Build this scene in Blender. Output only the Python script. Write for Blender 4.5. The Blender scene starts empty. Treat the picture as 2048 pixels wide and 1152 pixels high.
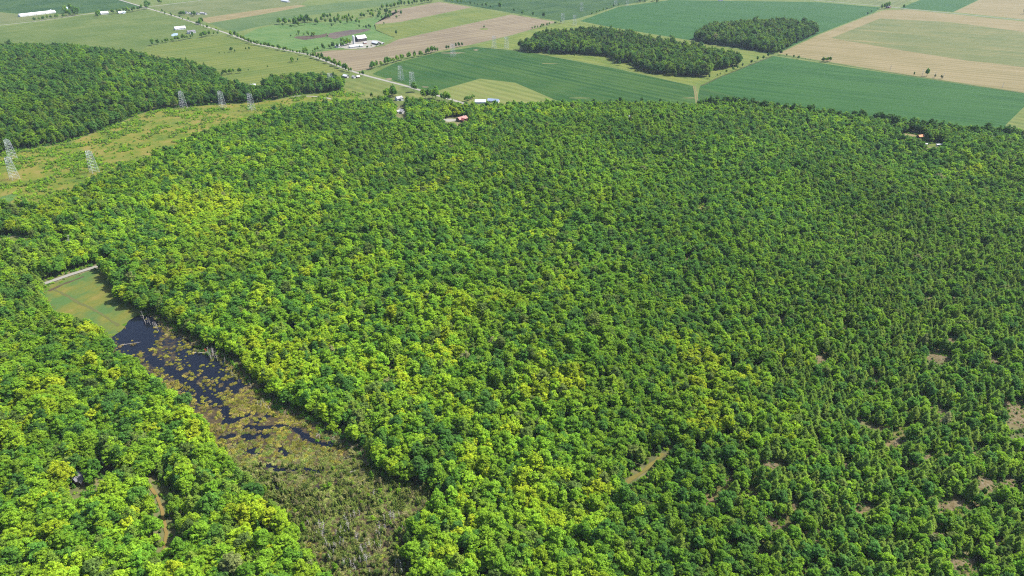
import bpy, bmesh, math, random
import numpy as np
from mathutils import Vector
from mathutils.geometry import tessellate_polygon

sc = bpy.context.scene
COL = sc.collection
R = math.radians

# ------------------------------------------------------------------ camera
CAM_H, FPX, PITCH = 360.0, 1384.0, R(28.96)      # metres, pixels of a 2048 px wide frame, tilt below the horizon
cam = bpy.data.cameras.new("camera")
cam.sensor_width = 36.0
cam.lens = FPX / 2048 * 36.0
cam.clip_start, cam.clip_end = 1.0, 30000.0
camo = bpy.data.objects.new("camera", cam)
camo.location = (0, 0, CAM_H)
camo.rotation_euler = (math.pi / 2 - PITCH, 0, 0)
COL.objects.link(camo)
sc.camera = camo

# ------------------------------------------------------------------ sky, sun, exposure
SUN_EL, SUN_DIR = R(53), (0.90, 0.34)            # sun high on the right, a little beyond the scene
wd = bpy.data.worlds.new("World")
sc.world = wd
wd.use_nodes = True
nt = wd.node_tree
nt.nodes.clear()
sky = nt.nodes.new("ShaderNodeTexSky")
sky.sky_type = 'NISHITA'
sky.sun_disc = False
sky.sun_elevation = SUN_EL
sky.sun_rotation = math.atan2(SUN_DIR[0], SUN_DIR[1])
sky.air_density, sky.dust_density, sky.ozone_density = 0.8, 2.0, 1.0
bg = nt.nodes.new("ShaderNodeBackground")
bg.inputs["Strength"].default_value = 0.145
wo = nt.nodes.new("ShaderNodeOutputWorld")
nt.links.new(sky.outputs[0], bg.inputs[0])
nt.links.new(bg.outputs[0], wo.inputs[0])
sl = bpy.data.lights.new("sun", 'SUN')
sl.energy = 5.0
sl.angle = R(0.55)
sl.color = (1.0, 0.955, 0.87)
so = bpy.data.objects.new("sun", sl)
hn = math.hypot(*SUN_DIR)
to_sun = Vector((SUN_DIR[0] / hn * math.cos(SUN_EL), SUN_DIR[1] / hn * math.cos(SUN_EL), math.sin(SUN_EL)))
so.rotation_euler = to_sun.to_track_quat('Z', 'Y').to_euler()
so.location = (800, 800, 600)
COL.objects.link(so)
sc.view_settings.view_transform = 'Standard'
sc.view_settings.look = 'None'
sc.view_settings.gamma = 1.0
sc.view_settings.use_curve_mapping = False
EXPO = 1.38
sc.view_settings.exposure = EXPO
sc.render.engine = 'CYCLES'
cy = sc.cycles
cy.max_bounces, cy.diffuse_bounces, cy.glossy_bounces = 6, 3, 2
cy.transmission_bounces, cy.transparent_max_bounces, cy.volume_bounces = 4, 4, 0
cy.use_denoising = False
try:
    cy.denoiser = "OPENIMAGEDENOISE"
    cy.denoising_input_passes = "RGB_ALBEDO_NORMAL"
    cy.denoising_prefilter = "ACCURATE"
except Exception:
    pass
cy.use_adaptive_sampling = False
sc.cycles.pixel_filter_type = "BLACKMAN_HARRIS"
cy.filter_width = 1.15
cy.caustics_reflective = cy.caustics_refractive = False

# ------------------------------------------------------------------ picture <-> ground
CP, SP = math.cos(PITCH), math.sin(PITCH)
PI = math.pi

def unproj(px, py, z=0.0):
    """ground point(s) seen at a pixel of the 2048 x 1152 photograph, on the level z"""
    px, py = np.asarray(px, float), np.asarray(py, float)
    a, b = (px - 1024) / FPX, (576 - py) / FPX
    dx, dy, dz = a, CP + b * SP, -SP + b * CP
    t = (z - CAM_H) / dz
    return t * dx, t * dy

def proj(x, y, z):
    x, y, z = np.asarray(x, float), np.asarray(y, float), np.asarray(z, float) - CAM_H
    d = y * CP - z * SP
    u = y * SP + z * CP
    d = np.maximum(d, 1e-3)
    return 1024 + FPX * x / d, 576 - FPX * u / d, d

def wpoly(pts):
    p = np.array(pts, float)
    x, y = unproj(p[:, 0], p[:, 1])
    return np.stack([x, y], 1)

def inside(poly, x, y):
    poly = np.asarray(poly, float)
    x, y = np.asarray(x, float), np.asarray(y, float)
    r = np.zeros(x.shape, bool)
    n = len(poly)
    for i in range(n):
        x0, y0 = poly[i]
        x1, y1 = poly[(i + 1) % n]
        if y0 == y1:
            continue
        c = ((y0 > y) != (y1 > y)) & (x < (x1 - x0) * (y - y0) / (y1 - y0) + x0)
        r ^= c
    return r

def dist_line(pts, x, y, closed=False):
    pts = np.asarray(pts, float)
    d = np.full(np.shape(x), 1e9)
    n = len(pts) if closed else len(pts) - 1
    for i in range(n):
        a, b = pts[i], pts[(i + 1) % len(pts)]
        v = b - a
        L = max(v @ v, 1e-9)
        t = np.clip(((x - a[0]) * v[0] + (y - a[1]) * v[1]) / L, 0, 1)
        d = np.minimum(d, np.hypot(x - a[0] - t * v[0], y - a[1] - t * v[1]))
    return d

def sstep(a, b, v):
    t = np.clip((v - a) / (b - a), 0, 1)
    return t * t * (3 - 2 * t)

def vnoise(x, y, scale, seed=0):
    """smooth value noise 0..1"""
    x, y = np.asarray(x, float) / scale + 1000.0, np.asarray(y, float) / scale + 1000.0
    xi, yi = np.floor(x).astype(np.int64), np.floor(y).astype(np.int64)
    xf, yf = x - xi, y - yi
    def h(a, b):
        k = (a * 374761393 + b * 668265263 + seed * 974711) & 0xFFFFFFFF
        k = ((k ^ (k >> 13)) * 1274126177) & 0xFFFFFFFF
        return ((k ^ (k >> 16)) & 0xFFFF) / 65535.0
    u, v = xf * xf * (3 - 2 * xf), yf * yf * (3 - 2 * yf)
    return (h(xi, yi) * (1 - u) + h(xi + 1, yi) * u) * (1 - v) + (h(xi, yi + 1) * (1 - u) + h(xi + 1, yi + 1) * u) * v

def fbm(x, y, scale, seed=0):
    return (vnoise(x, y, scale, seed) * 0.55 + vnoise(x, y, scale / 2.1, seed + 1) * 0.28 + vnoise(x, y, scale / 4.3, seed + 2) * 0.17)

# ------------------------------------------------------------------ outlines, as pixels of the photograph
FOREST = [(-260, 445), (0, 432), (90, 420), (130, 404), (200, 370), (260, 346), (330, 318), (390, 284), (430, 270), (480, 258),
          (540, 234), (600, 222), (680, 214), (740, 214), (770, 206), (850, 211), (930, 222), (1000, 219), (1150, 216), (1300, 216),
          (1390, 222), (1420, 216), (1500, 218), (1600, 228), (1750, 248), (1900, 266), (2010, 274), (2100, 278), (2330, 306), (2500, 1330), (-420, 1330)]
SWAMP = [(280, 629), (258, 641), (249, 655), (222, 675), (226, 702), (240, 724), (276, 744), (304, 768), (340, 804), (384, 832), (412, 860),
         (432, 900), (468, 936), (498, 980), (542, 1022), (584, 1056), (604, 1100), (632, 1140), (664, 1185), (720, 1330), (860, 1330), (820, 1170),
         (806, 1120), (812, 1062), (838, 1036), (892, 1010), (862, 986), (812, 964), (780, 960), (750, 945), (705, 905), (640, 872), (596, 830), (560, 826), (530, 800),
         (490, 762), (465, 735), (440, 715), (415, 708), (385, 690), (350, 668), (325, 655), (305, 636)]
MEADOW = [(84, 579), (142, 554), (196, 538), (222, 556), (236, 598), (262, 612), (282, 628), (258, 641), (249, 655), (221, 676), (190, 664), (150, 652), (112, 640), (92, 608)]
HILL = [(-260, 98), (0, 100), (60, 99), (150, 102), (250, 112), (330, 128), (400, 140), (440, 153), (436, 168), (470, 180), (520, 186), (545, 166), (600, 160), (660, 163),
        (688, 168), (686, 182), (640, 186), (605, 189), (570, 196), (520, 204), (440, 208), (370, 214), (320, 219), (285, 226), (220, 254), (130, 287), (60, 297), (0, 307), (-260, 340)]
WOOD_A = [(1040, 100), (1062, 92), (1075, 82), (1110, 75), (1170, 70), (1220, 70), (1262, 78), (1300, 88), (1370, 102), (1430, 113), (1472, 123), (1477, 132), (1430, 144), (1415, 155), (1355, 153),
          (1300, 148), (1275, 138), (1268, 128), (1235, 126), (1218, 115), (1185, 111), (1130, 108), (1085, 106), (1060, 105)]
WOOD_B = [(1388, 82), (1400, 72), (1430, 60), (1500, 53), (1570, 51), (1625, 58), (1638, 66), (1600, 85), (1560, 104), (1545, 108), (1480, 97), (1420, 88)]
FOREST_W, SWAMP_W, MEADOW_W, HILL_W = wpoly(FOREST), wpoly(SWAMP), wpoly(MEADOW), wpoly(HILL)

CAUSEWAY = [(60, 580), (80, 571), (140, 550), (195, 533), (230, 522)]
TRAIL_L = [(300, 972), (314, 992), (322, 1012), (328, 1040), (333, 1066), (331, 1088), (325, 1110)]
TRAIL_M = [(1242, 975), (1262, 958), (1285, 944), (1305, 926), (1328, 908)]
TRAIL_N = [(1390, 434), (1400, 424), (1406, 412)]
PATCHES = [(1640, 718, 17, 8), (1905, 1012, 42, 13), (1965, 968, 26, 18), (2036, 836, 34, 32), (1792, 882, 18, 9), (1884, 825, 14, 8), (1872, 716, 26, 12), (1545, 931, 32, 7), (1925, 1128, 34, 18),
           (1640, 1064, 14, 9), (1558, 1054, 30, 8), (1985, 720, 14, 6), (1520, 1110, 14, 8), (1466, 1104, 16, 8), (1880, 1070, 16, 8), (1690, 660, 10, 5), (1745, 762, 14, 6), (2020, 965, 20, 8),
           (1460, 960, 12, 7), (1400, 900, 8, 6), (1990, 1085, 14, 9), (1730, 1015, 24, 7), (1500, 990, 14, 6), (1620, 1130, 12, 6), (1375, 520, 8, 3), (1710, 412, 9, 3), (1850, 600, 12, 4), (793, 577, 9, 4), (590, 665, 9, 5), (783, 742, 12, 7),
           (1190, 1078, 8, 5), (1855, 915, 16, 6), (1900, 680, 14, 5), (690, 862, 10, 5), (1780, 690, 10, 4), (1585, 1010, 16, 6), (1690, 930, 12, 5), (1960, 900, 12, 6), (1560, 640, 8, 4), (1815, 940, 14, 6)]
YARDS = [(912, 245, 29, 9), (803, 232, 13, 9), (798, 206, 13, 9), (1822, 275, 24, 8), (1866, 295, 24, 8), (214, 946, 17, 26), (161, 980, 23, 29), (1840, 283, 12, 9), (1259, 240, 4, 3), (30, 482, 40, 11), (15, 395, 22, 9), (60, 145, 3, 3)]

def ht(x, y):
    """lie of the land: flat farmland and swamp, low rolling rise under the woods"""
    x, y = np.asarray(x, float), np.asarray(y, float)
    ins = inside(FOREST_W, x, y) & ~inside(SWAMP_W, x, y) & ~inside(MEADOW_W, x, y)
    d = np.minimum(dist_line(FOREST_W, x, y, True), np.minimum(dist_line(SWAMP_W, x, y, True), dist_line(MEADOW_W, x, y, True)))
    d = np.minimum(d, dist_line(CAUSE_W, x, y) - 10)
    m = np.where(ins, sstep(5, 190, d), 0)
    z = m * (7 + 7 * np.sin(x / 61 + 1.3) * np.sin(y / 74 + .4) + 4 * np.sin(x / 33 - y / 41))
    hi = inside(HILL_W, x, y)
    dh = dist_line(HILL_W, x, y, True)
    return z + np.where(hi, sstep(0, 230, dh), 0) * (20 + 4 * np.sin(x / 57) * np.sin(y / 80))

CAUSE_W = wpoly(CAUSEWAY)

def ground(px, py):
    """pixel -> point on the terrain"""
    z = 0.0
    for _ in range(5):
        x, y = unproj(px, py, z)
        z = float(ht(x, y))
    return float(x), float(y), z

# ------------------------------------------------------------------ object helpers
def tag(o, label=None, cat=None, group=None, kind=None):
    if label: o["label"] = label
    if cat: o["category"] = cat
    if group: o["group"] = group
    if kind: o["kind"] = kind
    return o

def link(o, parent=None):
    COL.objects.link(o)
    if parent is not None:
        o.parent = parent
    return o

def new_obj(name, me, mat=None, parent=None, loc=None, rz=0.0):
    o = bpy.data.objects.new(name, me)
    if mat is not None and me is not None and len(me.materials) == 0:
        me.materials.append(mat)
    link(o, parent)
    if loc is not None: o.location = loc
    if rz: o.rotation_euler = (0, 0, rz)
    return o

def empty(name, loc, rz=0.0):
    o = bpy.data.objects.new(name, None)
    o.location = loc
    o.rotation_euler = (0, 0, rz)
    o.empty_display_size = 2
    return link(o)

def mesh_np(name, V, F, mats=(), fm=None, var=None, smooth=False):
    me = bpy.data.meshes.new(name)
    V = np.asarray(V, float)
    me.from_pydata(V.tolist(), [], F if isinstance(F, list) else F.tolist())
    for m in mats: me.materials.append(m)
    if fm is not None: me.polygons.foreach_set("material_index", np.asarray(fm, np.int32))
    if var is not None:
        a = me.attributes.new("var", 'FLOAT', 'FACE')
        a.data.foreach_set("value", np.asarray(var, np.float32))
    if smooth: me.polygons.foreach_set("use_smooth", np.ones(len(me.polygons), bool))
    me.update()
    return me

class MB:
    """collects boxes, tubes and prisms into one mesh"""
    def __init__(s): s.V, s.F = [], []
    def add(s, V, F):
        k = len(s.V)
        s.V += [tuple(v) for v in V]
        s.F += [tuple(i + k for i in f) for f in F]
    def box(s, x0, x1, y0, y1, z0, z1):
        V = [(x, y, z) for z in (z0, z1) for y in (y0, y1) for x in (x0, x1)]
        s.add(V, [(0, 2, 3, 1), (4, 5, 7, 6), (0, 1, 5, 4), (2, 6, 7, 3), (0, 4, 6, 2), (1, 3, 7, 5)])
    def tube(s, a, b, r0, r1=None, n=6, cap=True):
        r1 = r0 if r1 is None else r1
        a, b = Vector(a), Vector(b)
        d = (b - a).normalized()
        u = d.orthogonal().normalized()
        w = d.cross(u)
        V = []
        for p, r in ((a, r0), (b, r1)):
            for i in range(n):
                t = 2 * PI * i / n
                V.append(p + (u * math.cos(t) + w * math.sin(t)) * r)
        F = [(i, (i + 1) % n, n + (i + 1) % n, n + i) for i in range(n)]
        if cap: F += [tuple(range(n))[::-1], tuple(range(n, 2 * n))]
        s.add(V, F)
    def lathe(s, prof, n=16):
        V, F = [], []
        for r, z in prof:
            for i in range(n):
                t = 2 * PI * i / n
                V.append((r * math.cos(t), r * math.sin(t), z))
        for j in range(len(prof) - 1):
            for i in range(n):
                a, b = j * n + i, j * n + (i + 1) % n
                F.append((a, b, b + n, a + n))
        F.append(tuple(range((len(prof) - 1) * n, len(prof) * n)))
        s.add(V, F)
    def mesh(s, name): return mesh_np(name, s.V, s.F)
    def build(s, name, mat, parent=None, **k): return new_obj(name, s.mesh(name), mat, parent, **k)

# ------------------------------------------------------------------ materials
def lin(c):
    return tuple(((v / 255) / 12.92 if v / 255 <= .04045 else ((v / 255 + .055) / 1.055) ** 2.4) for v in c)

ALB = 0.218
def alb(c, k=1.0):
    """picture colour (0-255) of a sunlit level surface -> its own colour"""
    return tuple(min(.85, v * ALB * k) for v in lin(c)) + (1.0,)

def mat_base(name, rough=.85, spec=.2):
    m = bpy.data.materials.new(name)
    m.use_nodes = True
    n = m.node_tree.nodes
    p = n["Principled BSDF"]
    p.inputs["Roughness"].default_value = rough
    p.inputs["Specular IOR Level"].default_value = spec
    return m, m.node_tree, p

def plain(name, col, rough=.7, spec=.25, noise=.18, nscale=.6, metallic=0.0):
    m, t, p = mat_base(name, rough, spec)
    p.inputs["Metallic"].default_value = metallic
    col = tuple(c * .84 for c in col[:3])
    tc = t.nodes.new("ShaderNodeTexCoord")
    nz = t.nodes.new("ShaderNodeTexNoise")
    nz.inputs["Scale"].default_value = nscale
    nz.inputs["Detail"].default_value = 5
    t.links.new(tc.outputs["Object"], nz.inputs["Vector"])
    mx = t.nodes.new("ShaderNodeMix")
    mx.data_type = 'RGBA'
    t.links.new(nz.outputs["Fac"], mx.inputs[0])
    mx.inputs[6].default_value = tuple(c * (1 - noise) for c in col[:3]) + (1,)
    mx.inputs[7].default_value = tuple(min(.9, c * (1 + noise)) for c in col[:3]) + (1,)
    t.links.new(mx.outputs[2], p.inputs["Base Color"])
    return m

def foliage(name, transl=.32, spread=.35):
    m = bpy.data.materials.new(name)
    m.use_nodes = True
    t = m.node_tree
    t.nodes.clear()
    L = t.links.new
    at = t.nodes.new("ShaderNodeAttribute")
    at.attribute_type = 'INSTANCER'
    at.attribute_name = "tint"
    va = t.nodes.new("ShaderNodeAttribute")
    va.attribute_name = "var"
    mr = t.nodes.new("ShaderNodeMapRange")
    mr.inputs[3].default_value, mr.inputs[4].default_value = 1 - spread, 1 + spread
    L(va.outputs["Fac"], mr.inputs[0])
    mu = t.nodes.new("ShaderNodeVectorMath")
    mu.operation = 'SCALE'
    L(at.outputs["Color"], mu.inputs[0])
    L(mr.outputs[0], mu.inputs["Scale"])
    p = t.nodes.new("ShaderNodeBsdfPrincipled")
    p.inputs["Roughness"].default_value = .6
    p.inputs["Specular IOR Level"].default_value = .10
    L(mu.outputs[0], p.inputs["Base Color"])
    tr = t.nodes.new("ShaderNodeBsdfTranslucent")
    L(mu.outputs[0], tr.inputs["Color"])
    ms = t.nodes.new("ShaderNodeMixShader")
    ms.inputs[0].default_value = transl
    L(p.outputs[0], ms.inputs[1])
    L(tr.outputs[0], ms.inputs[2])
    out = t.nodes.new("ShaderNodeOutputMaterial")
    L(ms.outputs[0], out.inputs[0])
    return m

def field_mat(name, c1, c2, ang, c3=None, streak=.5, rows=7.0, blotch=130.0, tram=.09):
    """crop or grass: two colours in patches drawn out along the rows, faint rows, fine speckle"""
    m, t, p = mat_base(name, .95, .08)
    L = t.links.new
    tc = t.nodes.new("ShaderNodeTexCoord")
    def mp(sx, sy, rot=0.0):
        n = t.nodes.new("ShaderNodeMapping")
        n.vector_type = 'POINT'
        L(tc.outputs["Object"], n.inputs[0])
        n.inputs["Rotation"].default_value = (0, 0, -ang)
        v = t.nodes.new("ShaderNodeVectorMath")
        v.operation = 'MULTIPLY'
        L(n.outputs[0], v.inputs[0])
        v.inputs[1].default_value = (1 / sx, 1 / sy, 1)
        return v.outputs[0]
    def noise(vec, detail=6, rough=.6):
        n = t.nodes.new("ShaderNodeTexNoise")
        n.inputs["Scale"].default_value = 1
        n.inputs["Detail"].default_value = detail
        n.inputs["Roughness"].default_value = rough
        L(vec, n.inputs["Vector"])
        return n.outputs["Fac"]
    def math_(op, a, b):
        n = t.nodes.new("ShaderNodeMath")
        n.operation = op
        for i, v in enumerate((a, b)):
            if isinstance(v, (int, float)): n.inputs[i].default_value = v
            else: L(v, n.inputs[i])
        return n.outputs[0]
    big = noise(mp(blotch, blotch))
    stk = noise(mp(blotch * 4, rows * 2.2), 4)
    f = math_('ADD', math_('MULTIPLY', big, 1 - streak), math_('MULTIPLY', stk, streak))
    r = t.nodes.new("ShaderNodeValToRGB")
    r.color_ramp.elements[0].position = .41
    r.color_ramp.elements[1].position = .57
    r.color_ramp.elements[0].color = c1
    r.color_ramp.elements[1].color = c2
    if c3 is not None:
        e = r.color_ramp.elements.new(.66)
        e.color = c3
    L(f, r.inputs[0])
    fine = noise(mp(3.5, 1.6), 3, .7)
    mr = t.nodes.new("ShaderNodeMapRange")
    mr.inputs[1].default_value, mr.inputs[2].default_value = .25, .75
    mr.inputs[3].default_value, mr.inputs[4].default_value = .82, 1.18
    L(fine, mr.inputs[0])
    v = t.nodes.new("ShaderNodeVectorMath")
    v.operation = 'SCALE'
    L(r.outputs[0], v.inputs[0])
    L(mr.outputs[0], v.inputs["Scale"])
    wv = t.nodes.new("ShaderNodeTexWave")
    wv.bands_direction = 'Y'
    wv.inputs["Scale"].default_value = 1.0
    wv.inputs["Distortion"].default_value = 1.2
    wv.inputs["Detail"].default_value = 3
    L(mp(rows * 12, rows * 12), wv.inputs["Vector"])
    m2 = t.nodes.new("ShaderNodeMapRange")
    m2.inputs[3].default_value, m2.inputs[4].default_value = 1 - tram, 1 + tram
    L(wv.outputs["Fac"], m2.inputs[0])
    v2 = t.nodes.new("ShaderNodeVectorMath")
    v2.operation = 'SCALE'
    L(v.outputs[0], v2.inputs[0])
    L(m2.outputs[0], v2.inputs["Scale"])
    L(v2.outputs[0], p.inputs["Base Color"])
    return m

M = {}
M["leaf"] = foliage("leaves", .54)
M["needle"] = foliage("needles", .38, .4)
M["bark"] = plain("bark", (.10, .075, .055, 1), .95, .05)
M["grey_wood"] = plain("weathered_wood", (.40, .37, .34, 1), .9, .1)
M["steel"] = plain("galvanised_steel", (.36, .38, .40, 1), .5, .4)
M["gravel"] = plain("gravel", alb((232, 228, 214)), .95, .1, .12, .25)
M["dirt"] = plain("bare_dirt", alb((205, 175, 135)), .95, .1, .2, .2)
M["white_roof"] = plain("white_metal_roof", (.50, .51, .52, 1), .45, .4, .06)
M["grey_roof"] = plain("grey_shingles", (.13, .128, .14, 1), .85, .2)
M["pale_roof"] = plain("pale_grey_shingles", (.27, .265, .27, 1), .8, .2)
M["blue_roof"] = plain("pale_blue_metal_roof", (.48, .60, .70, 1), .5, .4, .08)
M["slate_blue"] = plain("slate_blue_roof", (.20, .25, .36, 1), .6, .3)
M["red_roof"] = plain("red_metal_roof", (.19, .045, .035, 1), .55, .35)
M["rust"] = plain("orange_sheet", (.40, .15, .05, 1), .7, .3)
M["wood_wall"] = plain("brown_boards", (.14, .09, .06, 1), .85, .15)
M["dark_wall"] = plain("dark_boards", (.07, .06, .06, 1), .85, .15)
M["white_wall"] = plain("white_siding", (.48, .48, .46, 1), .7, .25)
M["red_wall"] = plain("red_boards", (.26, .07, .06, 1), .8, .2)
M["concrete"] = plain("concrete", (.50, .48, .46, 1), .9, .15)
M["glass"] = plain("window_glass", (.03, .04, .05, 1), .08, .6)

# ------------------------------------------------------------------ ground sheet
def ground_material():
    m, t, p = mat_base("ground", .95, .08)
    L = t.links.new
    tc = t.nodes.new("ShaderNodeTexCoord")
    def noise(sc_, det=6, rough=.62):
        n = t.nodes.new("ShaderNodeTexNoise")
        n.inputs["Scale"].default_value = sc_
        n.inputs["Detail"].default_value = det
        n.inputs["Roughness"].default_value = rough
        L(tc.outputs["Object"], n.inputs["Vector"])
        return n.outputs["Fac"]
    def ramp(fac, stops):
        r = t.nodes.new("ShaderNodeValToRGB")
        el = r.color_ramp.elements
        el[0].position, el[0].color = stops[0]
        el[1].position, el[1].color = stops[-1]
        for s in stops[1:-1]:
            e = el.new(s[0])
            e.color = s[1]
        L(fac, r.inputs[0])
        return r.outputs[0]
    def mix(f, a, b):
        n = t.nodes.new("ShaderNodeMix")
        n.data_type = 'RGBA'
        L(f, n.inputs[0]); L(a, n.inputs[6]); L(b, n.inputs[7])
        return n.outputs[2]
    at = t.nodes.new("ShaderNodeAttribute")
    at.attribute_name = "zone"
    sx = t.nodes.new("ShaderNodeSeparateColor")
    L(at.outputs["Color"], sx.inputs[0])
    farm = ramp(noise(.012), [(.3, alb((118, 146, 70))), (.5, alb((140, 162, 84))), (.7, alb((160, 172, 100)))])
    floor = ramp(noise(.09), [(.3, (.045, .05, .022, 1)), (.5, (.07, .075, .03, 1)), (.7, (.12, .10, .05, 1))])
    scrub = ramp(noise(.022, 8, .66), [(.30, alb((98, 138, 44))), (.44, alb((140, 162, 54))), (.55, alb((172, 170, 74))), (.66, alb((192, 174, 100))), (.76, alb((150, 156, 56)))])
    dry = ramp(noise(.06, 8, .7), [(.32, alb((100, 125, 60))), (.46, alb((150, 150, 85))), (.56, alb((185, 160, 120))), (.7, alb((170, 155, 135)))])
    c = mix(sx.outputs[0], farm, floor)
    c = mix(sx.outputs[1], c, scrub)
    c = mix(sx.outputs[2], c, dry)
    L(c, p.inputs["Base Color"])
    return m

def axis(lo, a, b, hi, step, grow=1.25):
    v = list(np.arange(a, b + step, step))
    s, x, pre = step, v[0], []
    while x > lo:
        s *= grow; x -= s; pre.append(x)
    s, x = step, v[-1]
    while x < hi:
        s *= grow; x += s; v.append(x)
    return np.array(pre[::-1] + v)

CORRIDOR = [(-260, 340), (0, 307), (130, 288), (220, 255), (285, 227), (320, 220), (440, 209), (520, 205), (570, 197), (640, 187), (690, 176), (720, 186), (760, 196), (740, 214), (680, 215), (600, 223), (540, 235), (480, 259), (390, 285), (330, 319), (200, 371), (130, 405), (90, 421), (0, 433), (-260, 446)]
DRYLAND = [(1330, 640), (1500, 700), (1640, 600), (1750, 520), (2048, 480), (2400, 480), (2500, 1330), (1100, 1330), (1180, 1150), (1220, 1050), (1320, 930), (1400, 850)]
CORR_W, DRY_W = wpoly(CORRIDOR), wpoly(DRYLAND)

def build_ground():
    xs = axis(-9000, -1500, 1750, 9000, 10)
    ys = axis(-2500, 200, 2260, 11000, 10)
    X, Y = np.meshgrid(xs, ys)
    Z = ht(X.ravel(), Y.ravel())
    V = np.stack([X.ravel(), Y.ravel(), Z], 1)
    nx, ny = len(xs), len(ys)
    i = np.arange(nx * ny).reshape(ny, nx)
    F = np.stack([i[:-1, :-1], i[:-1, 1:], i[1:, 1:], i[1:, :-1]], -1).reshape(-1, 4)
    me = mesh_np("ground", V, F, (ground_material(),), smooth=True)
    x, y = V[:, 0], V[:, 1]
    px, py, d = proj(x, y, 0 * x)
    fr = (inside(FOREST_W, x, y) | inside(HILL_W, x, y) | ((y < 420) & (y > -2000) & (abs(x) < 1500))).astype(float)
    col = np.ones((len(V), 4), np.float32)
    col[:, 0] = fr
    col[:, 1] = inside(CORR_W, x, y) * np.clip(fbm(x, y, 60, 5) * 1.2 + .5, 0, 1)
    col[:, 2] = inside(DRY_W, x, y) * sstep(.36, .5, fbm(x, y, 45, 9))
    a = me.color_attributes.new("zone", 'FLOAT_COLOR', 'POINT')
    a.data.foreach_set("color", col.ravel())
    tag(new_obj("ground", me), kind='structure')
build_ground()

def sheet(name, pts, mat, z=.05, world=False, kind='structure', sub=1, wob=0.0):
    W = np.asarray(pts, float) if world else wpoly(pts)
    if wob:
        rr = random.Random(name + str(len(pts)))
        out = []
        for k in range(len(W)):
            a, b = W[k], W[(k + 1) % len(W)]
            n = max(1, int(np.hypot(*(b - a)) / (wob * 4)))
            for j in range(n):
                q = a + (b - a) * j / n
                out.append(q + (np.array([rr.uniform(-1, 1), rr.uniform(-1, 1)]) * wob if j else 0))
        W = np.array(out)
    V = [Vector((p[0], p[1], z)) for p in W]
    T = tessellate_polygon([V])
    F = []
    for a, b, c in T:
        n = (V[b] - V[a]).cross(V[c] - V[a])
        F.append((a, b, c) if n.z > 0 else (a, c, b))
    o = new_obj(name, mesh_np(name, [tuple(v) for v in V], F), mat)
    return tag(o, kind=kind)

def ribbon(name, pts, width, mat, z=.12, step=6.0, wob=0.0, kind='structure', level=None):
    """a road or track laid on the land along a pixel polyline"""
    P = []
    for px, py in pts:
        g = ground(px, py)
        P.append(np.array(g[:2]))
    Q = []
    for a, b in zip(P[:-1], P[1:]):
        n = max(1, int(np.hypot(*(b - a)) / step))
        Q += [a + (b - a) * j / n for j in range(n)]
    Q.append(P[-1])
    rr = random.Random(name)
    V, F = [], []
    for i, q in enumerate(Q):
        d = Q[min(i + 1, len(Q) - 1)] - Q[max(i - 1, 0)]
        d = d / (np.hypot(*d) + 1e-9)
        nrm = np.array([-d[1], d[0]])
        w0, w1 = (width / 2 * (1 + wob * rr.uniform(-1, 1)) for _ in range(2))
        for s, w in ((-1, w1), (1, w0)):
            p = q + nrm * s * w
            zz = (float(ht(p[0], p[1])) if level is None else level) + z
            V.append((p[0], p[1], zz))
        if i: F.append((2 * i - 2, 2 * i, 2 * i + 1, 2 * i - 1)[::-1])
    o = new_obj(name, mesh_np(name, V, F), mat)
    return tag(o, kind=kind)

def wang(a, b):
    w = wpoly([a, b])
    return math.atan2(w[1, 1] - w[0, 1], w[1, 0] - w[0, 0])

A_ROW = wang((1400, 172), (2030, 245))
A_ROAD = wang((735, 152), (925, 206))
A_CROSS = wang((640, 110), (1110, 45))
A_L = wang((10, 52), (300, 20))

def fm(name, c1, c2, ang, **k): return field_mat(name, alb(c1), alb(c2), ang, **{a: (alb(b) if a == 'c3' else b) for a, b in k.items()})

crop = fm("soy_crop", (50, 108, 40), (86, 130, 52), A_ROAD, streak=.55)
crop_teal = fm("young_crop", (50, 114, 44), (74, 132, 56), A_ROW, streak=.7, rows=5)
crop_dark = fm("dark_crop", (52, 102, 46), (86, 126, 56), A_L, streak=.4)
tan = fm("tilled_soil", (166, 150, 122), (188, 172, 138), A_CROSS, streak=.6)
stubble = fm("stubble", (172, 160, 108), (192, 176, 128), A_ROW, streak=.65)
stubble_green = fm("greening_stubble", (128, 146, 84), (156, 160, 98), A_ROW, streak=.6, c3=(186, 172, 118))
hay = fm("hay_grass", (112, 142, 64), (134, 156, 78), A_L, c3=(160, 168, 98), streak=.45)
hay_yel = fm("yellow_hay", (124, 150, 66), (150, 164, 76), A_CROSS, streak=.5)
pasture = fm("pasture", (112, 158, 80), (134, 170, 92), A_CROSS, streak=.25, blotch=70)
verge = fm("rough_grass", (130, 156, 66), (156, 170, 78), A_ROAD, streak=.3, blotch=50)
rough = fm("weedy_grass", (130, 152, 76), (158, 168, 88), A_ROAD, c3=(172, 170, 100), streak=.3, blotch=60)
pale = fm("pale_grass", (126, 146, 84), (152, 162, 102), A_L, streak=.4)

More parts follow.
